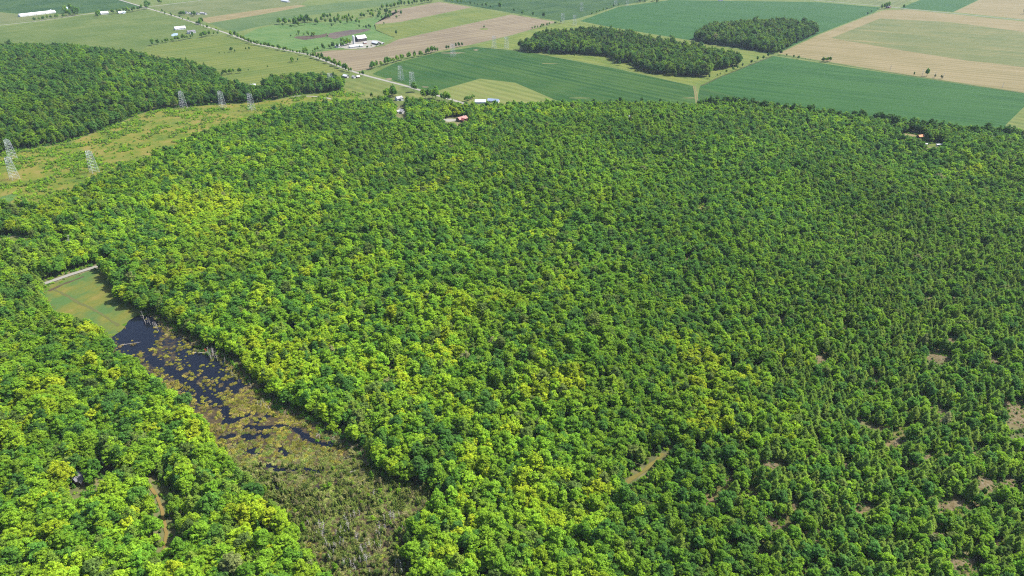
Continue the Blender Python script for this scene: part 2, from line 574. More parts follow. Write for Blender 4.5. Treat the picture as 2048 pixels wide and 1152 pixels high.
FIELDS = [
 ("crop_field", [(-700, -60), (-300, 40), (0, 24), (40, 28), (165, 27), (286, 13), (236, -3), (100, -40)], crop_dark),
 ("grass_field", [(-500, 60), (0, 25), (40, 30), (105, 31), (150, 30), (150, 32), (70, 41), (0, 49), (-500, 110)], pale),
 ("hay_field", [(-600, 130), (0, 54), (70, 46), (190, 28), (292, 20), (330, 30), (395, 50), (440, 66), (385, 76), (300, 90), (262, 112), (150, 106), (0, 104), (-600, 150)], hay),
 ("hay_field", [(300, 92), (350, 84), (400, 76), (452, 70), (512, 92), (620, 116), (684, 142), (690, 164), (640, 160), (600, 158), (545, 164), (520, 186), (470, 180), (440, 158), (330, 130), (262, 113)], hay_yel),
 ("grass_field", [(304, 13), (400, 2), (500, -2), (620, -3), (600, 9), (512, 20), (392, 38), (345, 27)], pale),
 ("stubble_field", [(393, 38), (512, 20.5), (600, 9.5), (612, 12), (512, 31), (418, 46)], stubble),
 ("crop_field", [(419, 46.5), (512, 31.5), (614, 12.5), (700, 3), (790, -1), (800, 5), (720, 18), (600, 33), (560, 45), (512, 54), (470, 65), (440, 56)], fm("grain_crop", (104, 140, 80), (126, 154, 88), A_CROSS)),
 ("pasture", [(486, 72), (512, 58), (560, 47), (640, 45), (720, 40), (800, 22), (786, 30), (750, 47), (752, 60), (790, 76), (760, 90), (662, 100), (618, 106), (512, 84)], pasture),
 ("tilled_field", [(618, 107), (662, 101), (720, 99), (768, 92), (796, 79), (1022, 29), (1114, 44), (1024, 70), (940, 90), (880, 101), (775, 121), (735, 139), (712, 143), (684, 130)], tan),
 ("hay_field", [(748, 50), (800, 46), (945, 15.5), (1020, 28), (794, 78), (752, 61)], hay_yel),
 ("tilled_field", [(748, 49), (785, 21), (878, 4), (944, 14.5), (800, 44)], tan),
 ("crop_field", [(884, 2), (940, -12), (1240, -14), (1330, -6), (1236, 12), (1152, 38), (1118, 42), (1024, 26)], crop_dark),
 ("crop_field", [(1160, 42), (1236, 14), (1340, 0), (1632, 4), (1762, 15), (1750, 24), (1642, 66), (1572, 98), (1540, 108), (1390, 82), (1220, 54)], crop_teal),
 ("meadow_strip", [(1116, 46), (1154, 43), (1220, 55), (1390, 83), (1538, 109), (1531, 114), (1500, 128), (1402, 171), (1386, 171), (1240, 137), (1080, 107), (1037, 100), (955, 91), (1024, 72)], verge),
 ("crop_field", [(744, 148), (790, 126), (880, 104), (950, 94), (1037, 102), (1080, 109), (1240, 139), (1387, 172.5), (1392, 222), (1150, 216), (1100, 195), (1030, 165), (960, 157), (872, 182), (842, 178)], crop),
 ("hay_field", [(842, 179), (872, 183), (960, 158), (1030, 166), (1098, 195), (1140, 216), (940, 222), (925, 205)], fm("thin_hay", (142, 162, 78), (166, 174, 96), A_ROAD, streak=.4)),
 ("crop_field", [(1400, 173), (1440, 154), (1546, 112), (1800, 150), (2048, 187), (2300, 222), (2048, 214), (2012, 249), (2005, 272), (1800, 250), (1500, 216), (1396, 220), (1394, 200)], crop_teal),
 ("stubble_field", [(1556, 107), (1575, 99), (1645, 67), (1756, 24), (1770, 20), (1815, 19), (2048, 43), (2400, 80), (2500, 245), (2048, 185), (1800, 147)], stubble),
 ("crop_field", [(1800, 16), (1850, -4), (1985, -14), (1906, 24), (1840, 19)], crop_teal),
 ("stubble_field", [(1908, 24), (1988, -14), (2300, 10), (2300, 68), (2048, 39)], stubble),
 ("grass_field", [(1640, -2), (1700, -10), (1840, -8), (1796, 15), (1764, 11)], pale),
 ("grass_field", [(2014, 249), (2050, 214), (2400, 240), (2400, 330), (2048, 274), (2006, 270)], rough),
 ("grass_field", [(692, 163), (736, 158), (830, 182), (862, 194), (900, 206), (925, 216), (770, 210), (740, 205), (700, 190), (690, 178)], rough),
]
for nm, pts, mt in FIELDS:
    sheet(nm, pts, mt, .05)
# tinted areas that lie inside a field
sheet("stubble_field", [(1662, 76), (1760, 37), (1900, 44), (2048, 64), (2300, 90), (2300, 150), (2048, 134), (1940, 122), (1800, 100)], stubble_green, .10, wob=2)
sheet("field_track", [(1640, 74), (1752, 30), (1768, 33), (1662, 76)], stubble, .12, wob=1)
sheet("barnyard", [(660, 66), (700, 60), (735, 58), (742, 60), (720, 66), (690, 72), (668, 78), (650, 72)], fm("barnyard_mud", (118, 108, 106), (146, 130, 116), 0), .10, wob=2)
sheet("barnyard", [(592, 73), (640, 70), (655, 66), (650, 74), (610, 80), (588, 76)], fm("tilled_plot", (104, 92, 82), (128, 110, 92), 0), .10, wob=2)
sheet("barnyard", [(700, 82), (752, 80), (770, 86), (742, 96), (700, 98), (676, 95)], M["gravel"], .09, wob=2)
sheet("crop_field", [(1399, 176), (1404, 176), (1480, 195), (1500, 200), (1440, 200), (1400, 205)], crop, .11, wob=1)
for px, py, a, b in [(905, 106, 30, 1.2), (952, 100, 7, 1.3), (778, 158, 9, 2), (850, 174, 8, 1.2), (1100, 127, 20, 1.2), (1380, 196, 18, 1.5), (1160, 196, 26, 1.4), (968, 58, 10, 2)]:
    g = [(px + a * math.cos(t * PI / 6) * random.Random(t + px).uniform(.6, 1), py + b * math.sin(t * PI / 6) * random.Random(t + px + 9).uniform(.6, 1)) for t in range(12)]
    sheet("bare_patch", g, verge if px == 968 else tan if px < 1000 else stubble_green, .10)

for seg in ([(1556, 109.5), (1620, 119.5), (1800, 148.5), (2048, 186.5), (2300, 222)], [(1402, 172), (1440, 154), (1546, 112)]):
    ribbon("fence_verge", seg, 4.5, fm("weedy_verge", (70, 92, 50), (104, 118, 62), 0, tram=0), .14, 20, .35)
# roads
ROAD = [(150, -30), (240, 0), (290, 15), (345, 31), (400, 49), (455, 67), (512, 88), (620, 110), (684, 135), (712, 145), (735, 152), (812, 172), (862, 187), (925, 206), (960, 216)]
ribbon("gravel_road", ROAD, 9, M["gravel"], .14, 25)
ribbon("gravel_road", [(-300, 92), (0, 50.5), (70, 43), (190, 26), (290, 16)], 8, M["gravel"], .13, 25)
ribbon("gravel_road", [(296, 13.5), (400, 1), (470, -6)], 8, M["gravel"], .13, 25)
ribbon("asphalt_road", [(1560, -6), (1631, 0.5), (1766, 12.5), (1813, 17.5), (2048, 40.5), (2300, 66)], 10, plain("pale_asphalt", alb((190, 190, 186)), .9), .14, 25)
for s in (-1, 1):
    ribbon("farm_track", [(1388 + s * 1.7, 172), (1391.5 + s * 1.8, 188), (1395 + s * 2, 206)], 1.3, M["dirt"], .14, 8, .2)
ribbon("gravel_road", CAUSEWAY, 6.2, M["gravel"], .5, 8)
ribbon("gravel_road", [(580, 192.5), (600, 192), (625, 192.5), (648, 194.5), (668, 199)], 6, M["gravel"], .14, 10)
trail_mat = plain("sandy_trail", alb((205, 178, 104)), .95, .1, .3, .3)
ribbon("footpath", TRAIL_L, 1.9, trail_mat, .4, 3, .35)
ribbon("footpath", TRAIL_M, 2.8, plain("grassy_trail", alb((190, 178, 96)), .95, .1, .3, .3), .2, 4, .5)
ribbon("footpath", TRAIL_N, 5, plain("grassy_trail", alb((190, 170, 90)), .95, .1, .3, .3), .2, 4, .5)
ribbon("field_track", [(1112, 47), (1160, 47), (1220, 58), (1390, 86), (1540, 112)], 7, rough, .12, 25, .2)

# bare rock and yards among the trees
rock_mat, tt, pp = mat_base("bare_rock", .95, .1)
tc_ = tt.nodes.new("ShaderNodeTexCoord"); nz_ = tt.nodes.new("ShaderNodeTexNoise"); cr_ = tt.nodes.new("ShaderNodeValToRGB")
nz_.inputs["Scale"].default_value = .55; nz_.inputs["Detail"].default_value = 8; nz_.inputs["Roughness"].default_value = .75
e_ = cr_.color_ramp.elements
e_[0].position, e_[0].color = .34, alb((120, 105, 70)); e_[1].position, e_[1].color = .66, alb((196, 182, 158))
k_ = e_.new(.48); k_.color = alb((165, 148, 104))
tt.links.new(tc_.outputs["Object"], nz_.inputs["Vector"]); tt.links.new(nz_.outputs["Fac"], cr_.inputs[0]); tt.links.new(cr_.outputs[0], pp.inputs["Base Color"])

def disc_patch(name, px, py, a, b, mat, z=.22, bump=.35, seed=0):
    rr = random.Random(seed + px * 7 + py)
    cx, cy, cz = ground(px, py)
    x1, _, _ = ground(px + a, py)
    _, y1, _ = ground(px, py - b)
    ra, rb = abs(x1 - cx), abs(y1 - cy)
    n, rings = 22, 4
    ph = [rr.uniform(0, 6.28) for _ in range(3)]
    V = [(cx, cy, float(ht(cx, cy)) + z + bump)]
    for k in range(1, rings + 1):
        for i in range(n):
            t = 2 * PI * i / n
            e = 1 + .28 * math.sin(2 * t + ph[0]) + .16 * math.sin(3 * t + ph[1]) + .12 * math.sin(7 * t + ph[2])
            x, y = cx + ra * e * k / rings * math.cos(t), cy + rb * e * k / rings * math.sin(t)
            V.append((x, y, float(ht(x, y)) + z + (bump * rr.uniform(.2, 1) if k < rings else -.3)))
    F = [(0, 1 + i, 1 + (i + 1) % n) for i in range(n)]
    for k in range(rings - 1):
        o = 1 + k * n
        F += [(o + i, o + n + i, o + n + (i + 1) % n, o + (i + 1) % n) for i in range(n)]
    return tag(new_obj(name, mesh_np(name, V, F), mat), kind='structure')

for k, (px, py, a, b) in enumerate(PATCHES):
    disc_patch("bare_ground", px, py, a * .92, b * .92, rock_mat, seed=k)
disc_patch("gravel_yard", 904, 240, 20, 3.4, M["gravel"], bump=.05)
disc_patch("clearing", 1822, 270, 20, 4, stubble, bump=.05)
disc_patch("clearing", 214, 930, 10, 7, trail_mat, bump=.05)
disc_patch("clearing", 30, 483, 34, 8, verge, bump=.05)
disc_patch("clearing", 15, 396, 20, 7, pasture, bump=.05)
disc_patch("clearing", 1868, 290, 16, 3, verge, bump=.05)

# swamp and wet meadow
def water_material():
    m, t, p = mat_base("pond_water", .06, .14)
    L = t.links.new
    tc = t.nodes.new("ShaderNodeTexCoord")
    n1 = t.nodes.new("ShaderNodeTexNoise")
    n1.inputs["Scale"].default_value = .09; n1.inputs["Detail"].default_value = 8; n1.inputs["Roughness"].default_value = .68
    L(tc.outputs["Object"], n1.inputs["Vector"])
    at = t.nodes.new("ShaderNodeAttribute"); at.attribute_name = "weed"
    ad = t.nodes.new("ShaderNodeMath"); ad.operation = 'ADD'
    L(n1.outputs["Fac"], ad.inputs[0]); L(at.outputs["Fac"], ad.inputs[1])
    r = t.nodes.new("ShaderNodeMapRange")
    r.inputs[1].default_value, r.inputs[2].default_value = .96, 1.12
    L(ad.outputs[0], r.inputs[0])
    n2 = t.nodes.new("ShaderNodeTexNoise"); n2.inputs["Scale"].default_value = .5; n2.inputs["Detail"].default_value = 6
    L(tc.outputs["Object"], n2.inputs["Vector"])
    c = t.nodes.new("ShaderNodeValToRGB")
    c.color_ramp.elements[0].position, c.color_ramp.elements[0].color = .35, alb((92, 80, 66))
    c.color_ramp.elements[1].position, c.color_ramp.elements[1].color = .65, alb((128, 112, 66))
    L(n2.outputs["Fac"], c.inputs[0])
    mx = t.nodes.new("ShaderNodeMix"); mx.data_type = 'RGBA'
    L(r.outputs[0], mx.inputs[0]); mx.inputs[6].default_value = (.003, .004, .008, 1); L(c.outputs[0], mx.inputs[7])
    L(mx.outputs[2], p.inputs["Base Color"])
    rr = t.nodes.new("ShaderNodeMapRange"); rr.inputs[3].default_value, rr.inputs[4].default_value = .06, .9
    L(r.outputs[0], rr.inputs[0]); L(rr.outputs[0], p.inputs["Roughness"])
    return m

CHANNELS = [([(300, 716), (330, 735), (345, 746), (372, 762), (400, 781), (425, 796), (440, 802)], 3.0), ([(440, 802), (448, 815), (458, 830), (452, 845)], 2.2),
            ([(345, 748), (375, 738), (400, 728), (430, 720)], 2.4), ([(490, 853), (520, 857), (540, 856), (565, 851)], 1.8), ([(565, 851), (590, 857), (605, 870), (640, 888), (662, 893)], 1.6),
            ([(455, 845), (475, 840), (500, 830)], 2.2), ([(512, 846), (525, 835), (535, 832)], 1.4), ([(520, 868), (532, 875)], 2), ([(445, 875), (465, 872)], 2), ([(492, 872), (502, 876)], 3),
            ([(500, 900), (510, 908)], 2.4), ([(562, 900), (572, 910)], 2.4), ([(540, 930), (560, 942), (590, 940)], 1.6), ([(610, 938), (640, 945)], 1.4), ([(655, 893), (668, 880)], 1.3), ([(548, 975), (560, 978)], 1.4)]
CHAN_W = [(wpoly(c), w) for c, w in CHANNELS]

def open_water(x, y):
    """1 on open water, 0 where the floating weed is thick"""
    px, py, _ = proj(x, y, 0 * np.asarray(x, float))
    d = np.full(np.shape(x), 0.0)
    for c, w in CHAN_W:
        d = np.maximum(d, 1 - sstep(w * .6, w * 1.7, dist_line(c, x, y)))
    pool = np.maximum(1 - sstep(.6, 1.15, np.hypot((px - 272) / 46, (py - 668) / 44)), 1 - sstep(.5, 1.2, np.hypot((px - 285) / 45, (py - 640) / 16)))
    pool = np.maximum(pool, .8 * (1 - sstep(.4, 1.2, np.hypot((px - 390 - (py - 690) * .7) / 55, (py - 720) / 50))))
    pool = np.maximum(pool, .85 * (1 - sstep(.5, 1.2, np.hypot((px - 455) / 40, (py - 770) / 18))))
    pool = np.maximum(pool, .75 * (1 - sstep(.5, 1.2, np.hypot((px - 400) / 50, (py - 790) / 22))))
    return np.clip(np.maximum(d, pool), 0, 1)

def build_water():
    px = np.array(SWAMP)
    W = SWAMP_W
    x0, y0 = W.min(0); x1, y1 = W.max(0)
    xs, ys = np.arange(x0 - 4, x1 + 4, 2.0), np.arange(max(y0, 190), y1 + 4, 2.0)
    X, Y = np.meshgrid(xs, ys)
    nx = len(xs)
    x, y = X.ravel(), Y.ravel()
    keep = inside(W, x, y) | (dist_line(W, x, y, True) < 3)
    idx = -np.ones(len(x), int)
    idx[keep] = np.arange(keep.sum())
    i = np.arange(len(x)).reshape(X.shape)
    F = np.stack([i[:-1, :-1], i[:-1, 1:], i[1:, 1:], i[1:, :-1]], -1).reshape(-1, 4)
    F = F[keep[F].all(1)]
    V = np.stack([x[keep], y[keep], np.full(keep.sum(), .06)], 1)
    me = mesh_np("pond_water", V, idx[F], (water_material(),))
    ow = open_water(V[:, 0], V[:, 1])
    qx, qy, _ = proj(V[:, 0], V[:, 1], 0 * V[:, 0])
    weed = .52 + .10 * sstep(720, 860, qy) - .5 * ow
    a = me.attributes.new("weed", 'FLOAT', 'POINT')
    a.data.foreach_set("value", weed.astype(np.float32))
    tag(new_obj("pond_water", me), kind='structure')
build_water()

mead = fm("marsh_grass", (116, 156, 84), (156, 162, 74), 1.2, c3=(178, 168, 88), streak=.25, blotch=28, rows=4, tram=0)
sheet("wet_meadow", MEADOW, mead, .10, wob=1.5)
ribbon("dry_channel", [(100, 577), (122, 585), (140, 595), (152, 603), (172, 612), (192, 622), (214, 636), (238, 652)], 2.8, plain("dry_reeds", alb((150, 156, 92)), .95, .1, .3, .4), .16, 4, .5, level=0)
ribbon("mud_bank", [(98, 582), (125, 569), (150, 560), (168, 553)], 3.5, plain("mud", alb((132, 118, 92)), .95, .1, .3, .4), .18, 4, .5, level=0)

# ------------------------------------------------------------------ plants: crowns made of many leaf-sized faces
def cards(C, N, size, rng, jit=.55, aspect=1.0):
    """one four-cornered leaf spray per centre, facing roughly along N"""
    n = len(C)
    N = N + rng.normal(0, jit, (n, 3))
    N /= np.linalg.norm(N, axis=1, keepdims=True) + 1e-9
    A = np.cross(N, rng.normal(0, 1, (n, 3)))
    A /= np.linalg.norm(A, axis=1, keepdims=True) + 1e-9
    B = np.cross(N, A)
    s = (size * rng.uniform(.65, 1.35, n))[:, None]
    k = rng.uniform(.6, 1.15, (4, n, 1))
    V = np.stack([C + A * s * k[0], C + B * s * aspect * k[1], C - A * s * k[2], C - B * s * aspect * k[3]], 1)
    V[:, 0] -= N * s * .18
    V[:, 2] -= N * s * .18
    F = np.arange(4 * n).reshape(n, 4)
    return V.reshape(-1, 3), F

def rand_dirs(n, rng):
    d = rng.normal(0, 1, (n, 3))
    return d / np.linalg.norm(d, axis=1, keepdims=True)

def join(parts):
    V, F, k = [], [], 0
    for v, f in parts:
        V.append(v); F.append(np.asarray(f) + k); k += len(v)
    return np.concatenate(V), np.concatenate(F)

def broadleaf_crown(seed, r, h, base, lobes=115, per=40, leaf=.37, heads=4):
    """irregular crown: several heads of different height, each a dome of small boughs of leaf sprays"""
    rng = np.random.default_rng(seed)
    out, var = [], []
    hd = []
    for k in range(heads):
        a, q = 2 * PI * (k + rng.uniform(-.3, .3)) / heads, (0 if k == 0 else rng.uniform(.38, .62))
        hr = r * (rng.uniform(.55, .68) if k == 0 else rng.uniform(.38, .58))
        top = h * (1 if k == 0 else rng.uniform(.72, .95))
        hz = (top - base) * rng.uniform(.42, .55)
        hd.append((np.array([math.cos(a) * q * r, math.sin(a) * q * r, top - hz]), hr, hz, rng.uniform(-.10, .10)))
    w = np.array([q[1] ** 2 for q in hd]); w /= w.sum()
    for k in range(lobes):
        c0, hr, hz, tone = hd[rng.choice(heads, p=w)]
        q = rand_dirs(1, rng)[0]
        while q[2] < -.45: q = rand_dirs(1, rng)[0]
        g = rng.uniform(.74, 1.10)
        c = c0 + q * np.array([hr, hr, hz]) * g
        lr = rng.uniform(.58, 1.12) * (r / 5) ** .6
        n = int(per * lr ** 1.5)
        dd = rand_dirs(n, rng)
        dd = dd[dd[:, 2] > -.55]
        P = c + dd * lr * rng.uniform(.6, 1.1, (len(dd), 1)) * np.array([1, 1, .7])
        out.append(cards(P, dd * .85 + q * .3 + np.array([0, 0, .3]), leaf, rng, .40))
        var.append(np.clip(rng.normal(.5 + tone + rng.uniform(-.26, .26), .13, len(dd)), 0, 1))
    for c0, hr, hz, tone in hd:                    # loose inner leaves close the holes
        n = int(lobes * per * .07)
        P = c0 + rand_dirs(n, rng) * np.array([hr, hr, hz]) * rng.uniform(.35, .75, (n, 1))
        out.append(cards(P, rand_dirs(n, rng) + np.array([0, 0, .6]), leaf * 1.4, rng, .6))
        var.append(rng.uniform(.25, .6, n))
    V, F = join(out)
    return V, F, np.concatenate(var)

def pine_crown(seed, r, h, whorls=8):
    """white pine: open flat plumes in tiers round a straight stem"""
    rng = np.random.default_rng(seed)
    out, var = [], []
    for k in range(whorls):
        f = k / (whorls - 1)
        z = h * (.34 + .62 * f)
        L = r * (1 - f ** 1.6 * .82) * rng.uniform(.8, 1.1)
        nb = 6 if f < .7 else 4
        for b in range(nb):
            a = 2 * PI * (b + rng.uniform(-.3, .3)) / nb + k * .9
            l = L * rng.uniform(.7, 1.12)
            for t in (.42, .72, 1.0):
                c = np.array([math.cos(a) * l * t, math.sin(a) * l * t, z + .12 * l * t * rng.uniform(-.6, 1)])
                m = int(36 * (1.15 - .35 * t))
                dd = rng.normal(0, 1, (m, 3)) * np.array([.46, .46, .2]) * (.6 + .22 * l)
                ddn = dd / (np.linalg.norm(dd, axis=1, keepdims=True) + 1e-6)
                out.append(cards(c + dd, ddn * .5 + np.array([0, 0, .9]), .38, rng, .45, .65))
                var.append(np.clip(rng.normal(.5, .22, m), 0, 1))
    m = 60
    P = np.array([0, 0, h * .97]) + rng.normal(0, 1, (m, 3)) * np.array([.35, .35, .8])
    out.append(cards(P, rand_dirs(m, rng) + np.array([0, 0, .6]), .3, rng, .4, .6)); var.append(rng.uniform(.4, .9, m))
    V, F = join(out)
    return V, F, np.concatenate(var)

def cone_crown(seed, r, h, n=900, leaf=.33):
    """cedar or spruce: ragged cone down to the ground"""
    rng = np.random.default_rng(seed)
    f = 1 - np.sqrt(rng.uniform(0, 1, n))
    a = rng.uniform(0, 2 * PI, n)
    tier = 1 + .22 * np.sin(f * 40 + np.sin(a * 2) * 1.5)
    rad = r * (1 - f) ** .85 * tier * (1 + .2 * np.sin(a * 3 + seed)) * rng.uniform(.75, 1.05, n) + .12
    P = np.stack([np.cos(a) * rad, np.sin(a) * rad, h * (.06 + .94 * f)], 1)
    N = np.stack([np.cos(a), np.sin(a), np.full(n, .55)], 1)
    V, F = cards(P, N, leaf, rng, .4, .7)
    return V, F, rng.uniform(.15, .85, n)

def shrub_mass(seed, r, h, n=260, leaf=.26, lobes=8):
    rng = np.random.default_rng(seed)
    out, var = [], []
    for k in range(lobes):
        a, q = rng.uniform(0, 2 * PI), math.sqrt(rng.uniform(0, 1)) * .7 * r
        lr = r * rng.uniform(.28, .5)
        lh = h * rng.uniform(.5, 1)
        dd = rand_dirs(n // lobes, rng); dd[:, 2] = abs(dd[:, 2])
        P = np.array([math.cos(a) * q, math.sin(a) * q, 0]) + dd * np.array([lr, lr, lh]) * rng.uniform(.7, 1.05, (len(dd), 1))
        out.append(cards(P, dd + np.array([0, 0, .3]), leaf, rng, .45)); var.append(np.clip(rng.normal(rng.uniform(.35, .65), .16, len(dd)), 0, 1))
    V, F = join(out)
    return V, F, np.concatenate(var)

def trunk_mb(seed, h, r, limbs=6, reach=3.0, low=.35):
    rr = random.Random(seed)
    mb = MB()
    p = Vector((0, 0, -.6))
    n = 5
    for k in range(n):
        q = Vector((rr.uniform(-.15, .15) * k, rr.uniform(-.15, .15) * k, h * (k + 1) / n))
        mb.tube(p, q, r * (1 - .8 * k / n), r * (1 - .8 * (k + 1) / n), 6, False)
        p = q
    for k in range(limbs):
        f = low + (.9 - low) * k / max(1, limbs - 1)
        a = k * 2.4 + rr.uniform(-.4, .4)
        l = reach * (1.15 - .7 * f) * rr.uniform(.7, 1.1)
        b = Vector((0, 0, h * f))
        mb.tube(b, b + Vector((math.cos(a) * l, math.sin(a) * l, l * rr.uniform(.4, .8))), r * .32, r * .08, 4, False)
    return mb

def snag_mb(seed, h, r, limbs=16):
    """dead tree: bare stem, broken top, short bare branches"""
    rr = random.Random(seed)
    mb = MB()
    lean = Vector((rr.uniform(-.05, .05), rr.uniform(-.05, .05), 1))
    for k in range(4):
        mb.tube(lean * (h * k / 4 - (.5 if k == 0 else 0)), lean * (h * (k + 1) / 4), r * (1 - .2 * k), r * (.8 - .2 * k) + .02, 6)
    for k in range(limbs):
        f = rr.uniform(.3, .97)
        a = k * 2.4 + rr.uniform(-.5, .5)
        l = h * rr.uniform(.10, .26) * (1.25 - f)
        b = lean * (h * f)
        e = b + Vector((math.cos(a) * l, math.sin(a) * l, l * rr.uniform(.2, .9)))
        mb.tube(b, e, r * .34, r * .1, 4, False)
        for j in range(2):
            m = b.lerp(e, rr.uniform(.4, .8))
            mb.tube(m, m + Vector((rr.uniform(-1, 1), rr.uniform(-1, 1), rr.uniform(.2, 1))) * l * .4, r * .16, r * .05, 3, False)
    return mb

PROTO = {}                                           # kind -> [(whole mesh, crown mesh, trunk mesh, crown radius, height)]
def proto(kind, crown, trunk, leafmat, r, h, barkmat=None):
    V, F, var = crown
    cm = mesh_np(kind + "_crown", V, F, (M[leafmat],), var=var)
    bm_ = barkmat or M["bark"]
    if trunk is None:
        PROTO.setdefault(kind, []).append((cm, cm, None, r, h))
        return
    tm = mesh_np(kind + "_trunk", trunk.V, trunk.F, (bm_,))
    k = len(V)
    VV = V.tolist() + [tuple(v) for v in trunk.V]
    FF = F.tolist() + [tuple(i + k for i in f) for f in trunk.F]
    wm = mesh_np(kind, VV, FF, (M[leafmat], bm_), fm=[0] * len(F) + [1] * len(trunk.F), var=list(var) + [.5] * len(trunk.F))
    PROTO.setdefault(kind, []).append((wm, cm, tm, r, h))

for i, (r, h, b) in enumerate([(5.0, 16, 4.0), (4.4, 17, 4.5), (5.6, 16.5, 4.5), (4.2, 15, 3.5), (5.0, 18, 5.0), (5.6, 17.5, 5), (4.6, 19, 5), (4.0, 14, 3)]):
    proto("broadleaf_tree", broadleaf_crown(11 + i, r, h, b, heads=3 + i % 3), trunk_mb(31 + i, h * .78, .30, 6, r * .6), "leaf", r, h)
for i, (r, h) in enumerate([(4.3, 18), (3.8, 16), (4.7, 19), (3.5, 14)]):
    proto("pine_tree", pine_crown(51 + i, r, h), trunk_mb(71 + i, h * .95, .26, 10, r * .75, .35), "needle", r, h)
for i, (r, h) in enumerate([(2.0, 11), (1.7, 13)]):
    proto("conifer_tree", cone_crown(91 + i, r, h), trunk_mb(95 + i, h * .9, .16, 3, .6), "needle", r, h)
for i, (r, h, b) in enumerate([(2.3, 9, 1.8), (2.0, 10.5, 2.2), (2.7, 8.5, 1.5)]):   # young slender trees
    proto("young_tree", broadleaf_crown(111 + i, r, h, b, lobes=46, per=36, leaf=.30, heads=2), trunk_mb(121 + i, h * .8, .14, 4, r * .6), "leaf", r, h)
for i, (r, h) in enumerate([(1.6, 1.7), (2.1, 2.0), (1.3, 2.3)]):
    proto("shrub", shrub_mass(131 + i, r, h), None, "leaf", r, h)
for i, (r, h) in enumerate([(1.9, .75), (1.5, .6), (2.4, .9)]):
    proto("mat_clump", shrub_mass(141 + i, r, h, 300, .22, 12), None, "leaf", r, h)

# a plain crown-coloured mesh for the dead stems used in masses
SNAGS = [snag_mb(161 + i, h, .17).mesh("dead_tree") for i, h in enumerate((11, 9, 13, 7))]
for s in SNAGS: s.materials.append(M["grey_wood"])

# ------------------------------------------------------------------ tints (own colours of the leaves)
T_YEL = [(0.279, 0.384, 0.017), (0.245, 0.368, 0.017), (0.323, 0.402, 0.018)]
T_LIME = [(0.212, 0.356, 0.020), (0.185, 0.334, 0.021), (0.244, 0.374, 0.020)]
T_MID = [(0.142, 0.281, 0.018), (0.166, 0.302, 0.018), (0.119, 0.258, 0.020), (0.186, 0.317, 0.019)]
T_DARK = [(0.084, 0.206, 0.026), (0.097, 0.220, 0.026), (0.071, 0.183, 0.030), (0.089, 0.202, 0.034)]
T_PINE = [(0.138, 0.234, 0.025), (0.151, 0.249, 0.027), (0.170, 0.253, 0.029), (0.110, 0.211, 0.027)]
T_DULL = [(0.132, 0.205, 0.036), (0.114, 0.185, 0.036), (0.158, 0.220, 0.045)]
T_GREY = [(.19, .23, .07), (.22, .23, .09)]

HOT = [(400, 420, 110, 60, 1.0), (330, 520, 140, 110, .62), (480, 560, 160, 130, .45), (545, 720, 85, 75, .95), (480, 690, 60, 45, .7), (700, 650, 170, 60, .7), (650, 345, 150, 50, .62), (860, 330, 200, 70, .4), (320, 350, 120, 40, .4),
       (750, 495, 90, 35, .45), (940, 950, 60, 140, .75), (1080, 770, 90, 80, .75), (1000, 830, 120, 100, .5), (1440, 745, 110, 100, .85), (1570, 690, 90, 60, .6), (1570, 820, 50, 80, .6), (1180, 990, 60, 100, .65), (1050, 985, 60, 80, .7), (560, 1110, 130, 90, .62),
       (60, 1110, 220, 90, .55), (250, 1010, 220, 110, .45), (430, 560, 260, 170, .55), (760, 420, 300, 120, .42), (100, 930, 120, 70, .45), (380, 870, 80, 60, .6), (330, 760, 50, 40, .5), (1000, 225, 250, 18, .55), (1080, 350, 180, 60, .25), (1620, 265, 200, 30, .3), (1940, 340, 70, 25, .6), (1150, 400, 120, 40, .3), (850, 620, 80, 60, .45), (620, 880, 60, 60, .4), (480, 1060, 80, 60, .75), (90, 985, 90, 45, .5), (780, 700, 60, 60, .5), (1150, 640, 60, 40, .3), (1290, 870, 60, 70, .4), (1250, 1120, 60, 40, .4), (60, 160, 400, 100, .05)]

def yellowness(px, py):
    y = .08 + .33 * (1 - sstep(950, 1450, px - (py - 600) * .3)) * sstep(230, 330, py)
    for cx, cyy, rx, ry, a in HOT:
        y = np.maximum(y, a * np.exp(-.7 * (((px - cx) / rx) ** 2 + ((py - cyy) / ry) ** 2)))
    return y

def pineness(px, py):
    p = .06 + .62 * sstep(0, 500, (px - 1330) + (py - 620) * .25) * .72 * sstep(330, 520, py)
    p = np.where((px < 1330) & (py < 900), .05, p)
    p = np.maximum(p, .35 * np.exp(-(((px - 420) / 220) ** 2 + ((py - 1010) / 90) ** 2)))
    p = np.maximum(p, .45 * np.exp(-(((px - 720) / 90) ** 2 + ((py - 830) / 60) ** 2)))
    p = np.maximum(p, .5 * np.exp(-(((px - 80) / 140) ** 2 + ((py - 560) / 120) ** 2)))
    p = np.where(py < 330, .12, p)
    return p

RNG = np.random.default_rng(7)
def pick(table, n):
    t = np.array(table)
    return t[RNG.integers(0, len(t), n)]

def scatter(W, spacing, jitter=.42):
    """jittered triangular lattice inside a world outline"""
    W = np.asarray(W)
    x0, y0 = W.min(0); x1, y1 = W.max(0)
    y0 = max(y0, 180)
    xs = np.arange(x0, x1, spacing); ys = np.arange(y0, y1, spacing * .866)
    X, Y = np.meshgrid(xs, ys)
    X = X + (np.arange(len(ys)) % 2)[:, None] * spacing / 2
    x = X.ravel() + RNG.uniform(-jitter, jitter, X.size) * spacing
    y = Y.ravel() + RNG.uniform(-jitter, jitter, X.size) * spacing
    k = inside(W, x, y)
    return x[k], y[k]

def in_view(x, y, margin=160):
    px, py, d = proj(x, y, 0 * x)
    return (px > -margin - 20000 / d) & (px < 2048 + margin + 20000 / d) & (py < 1152 + margin) & (py > -60)

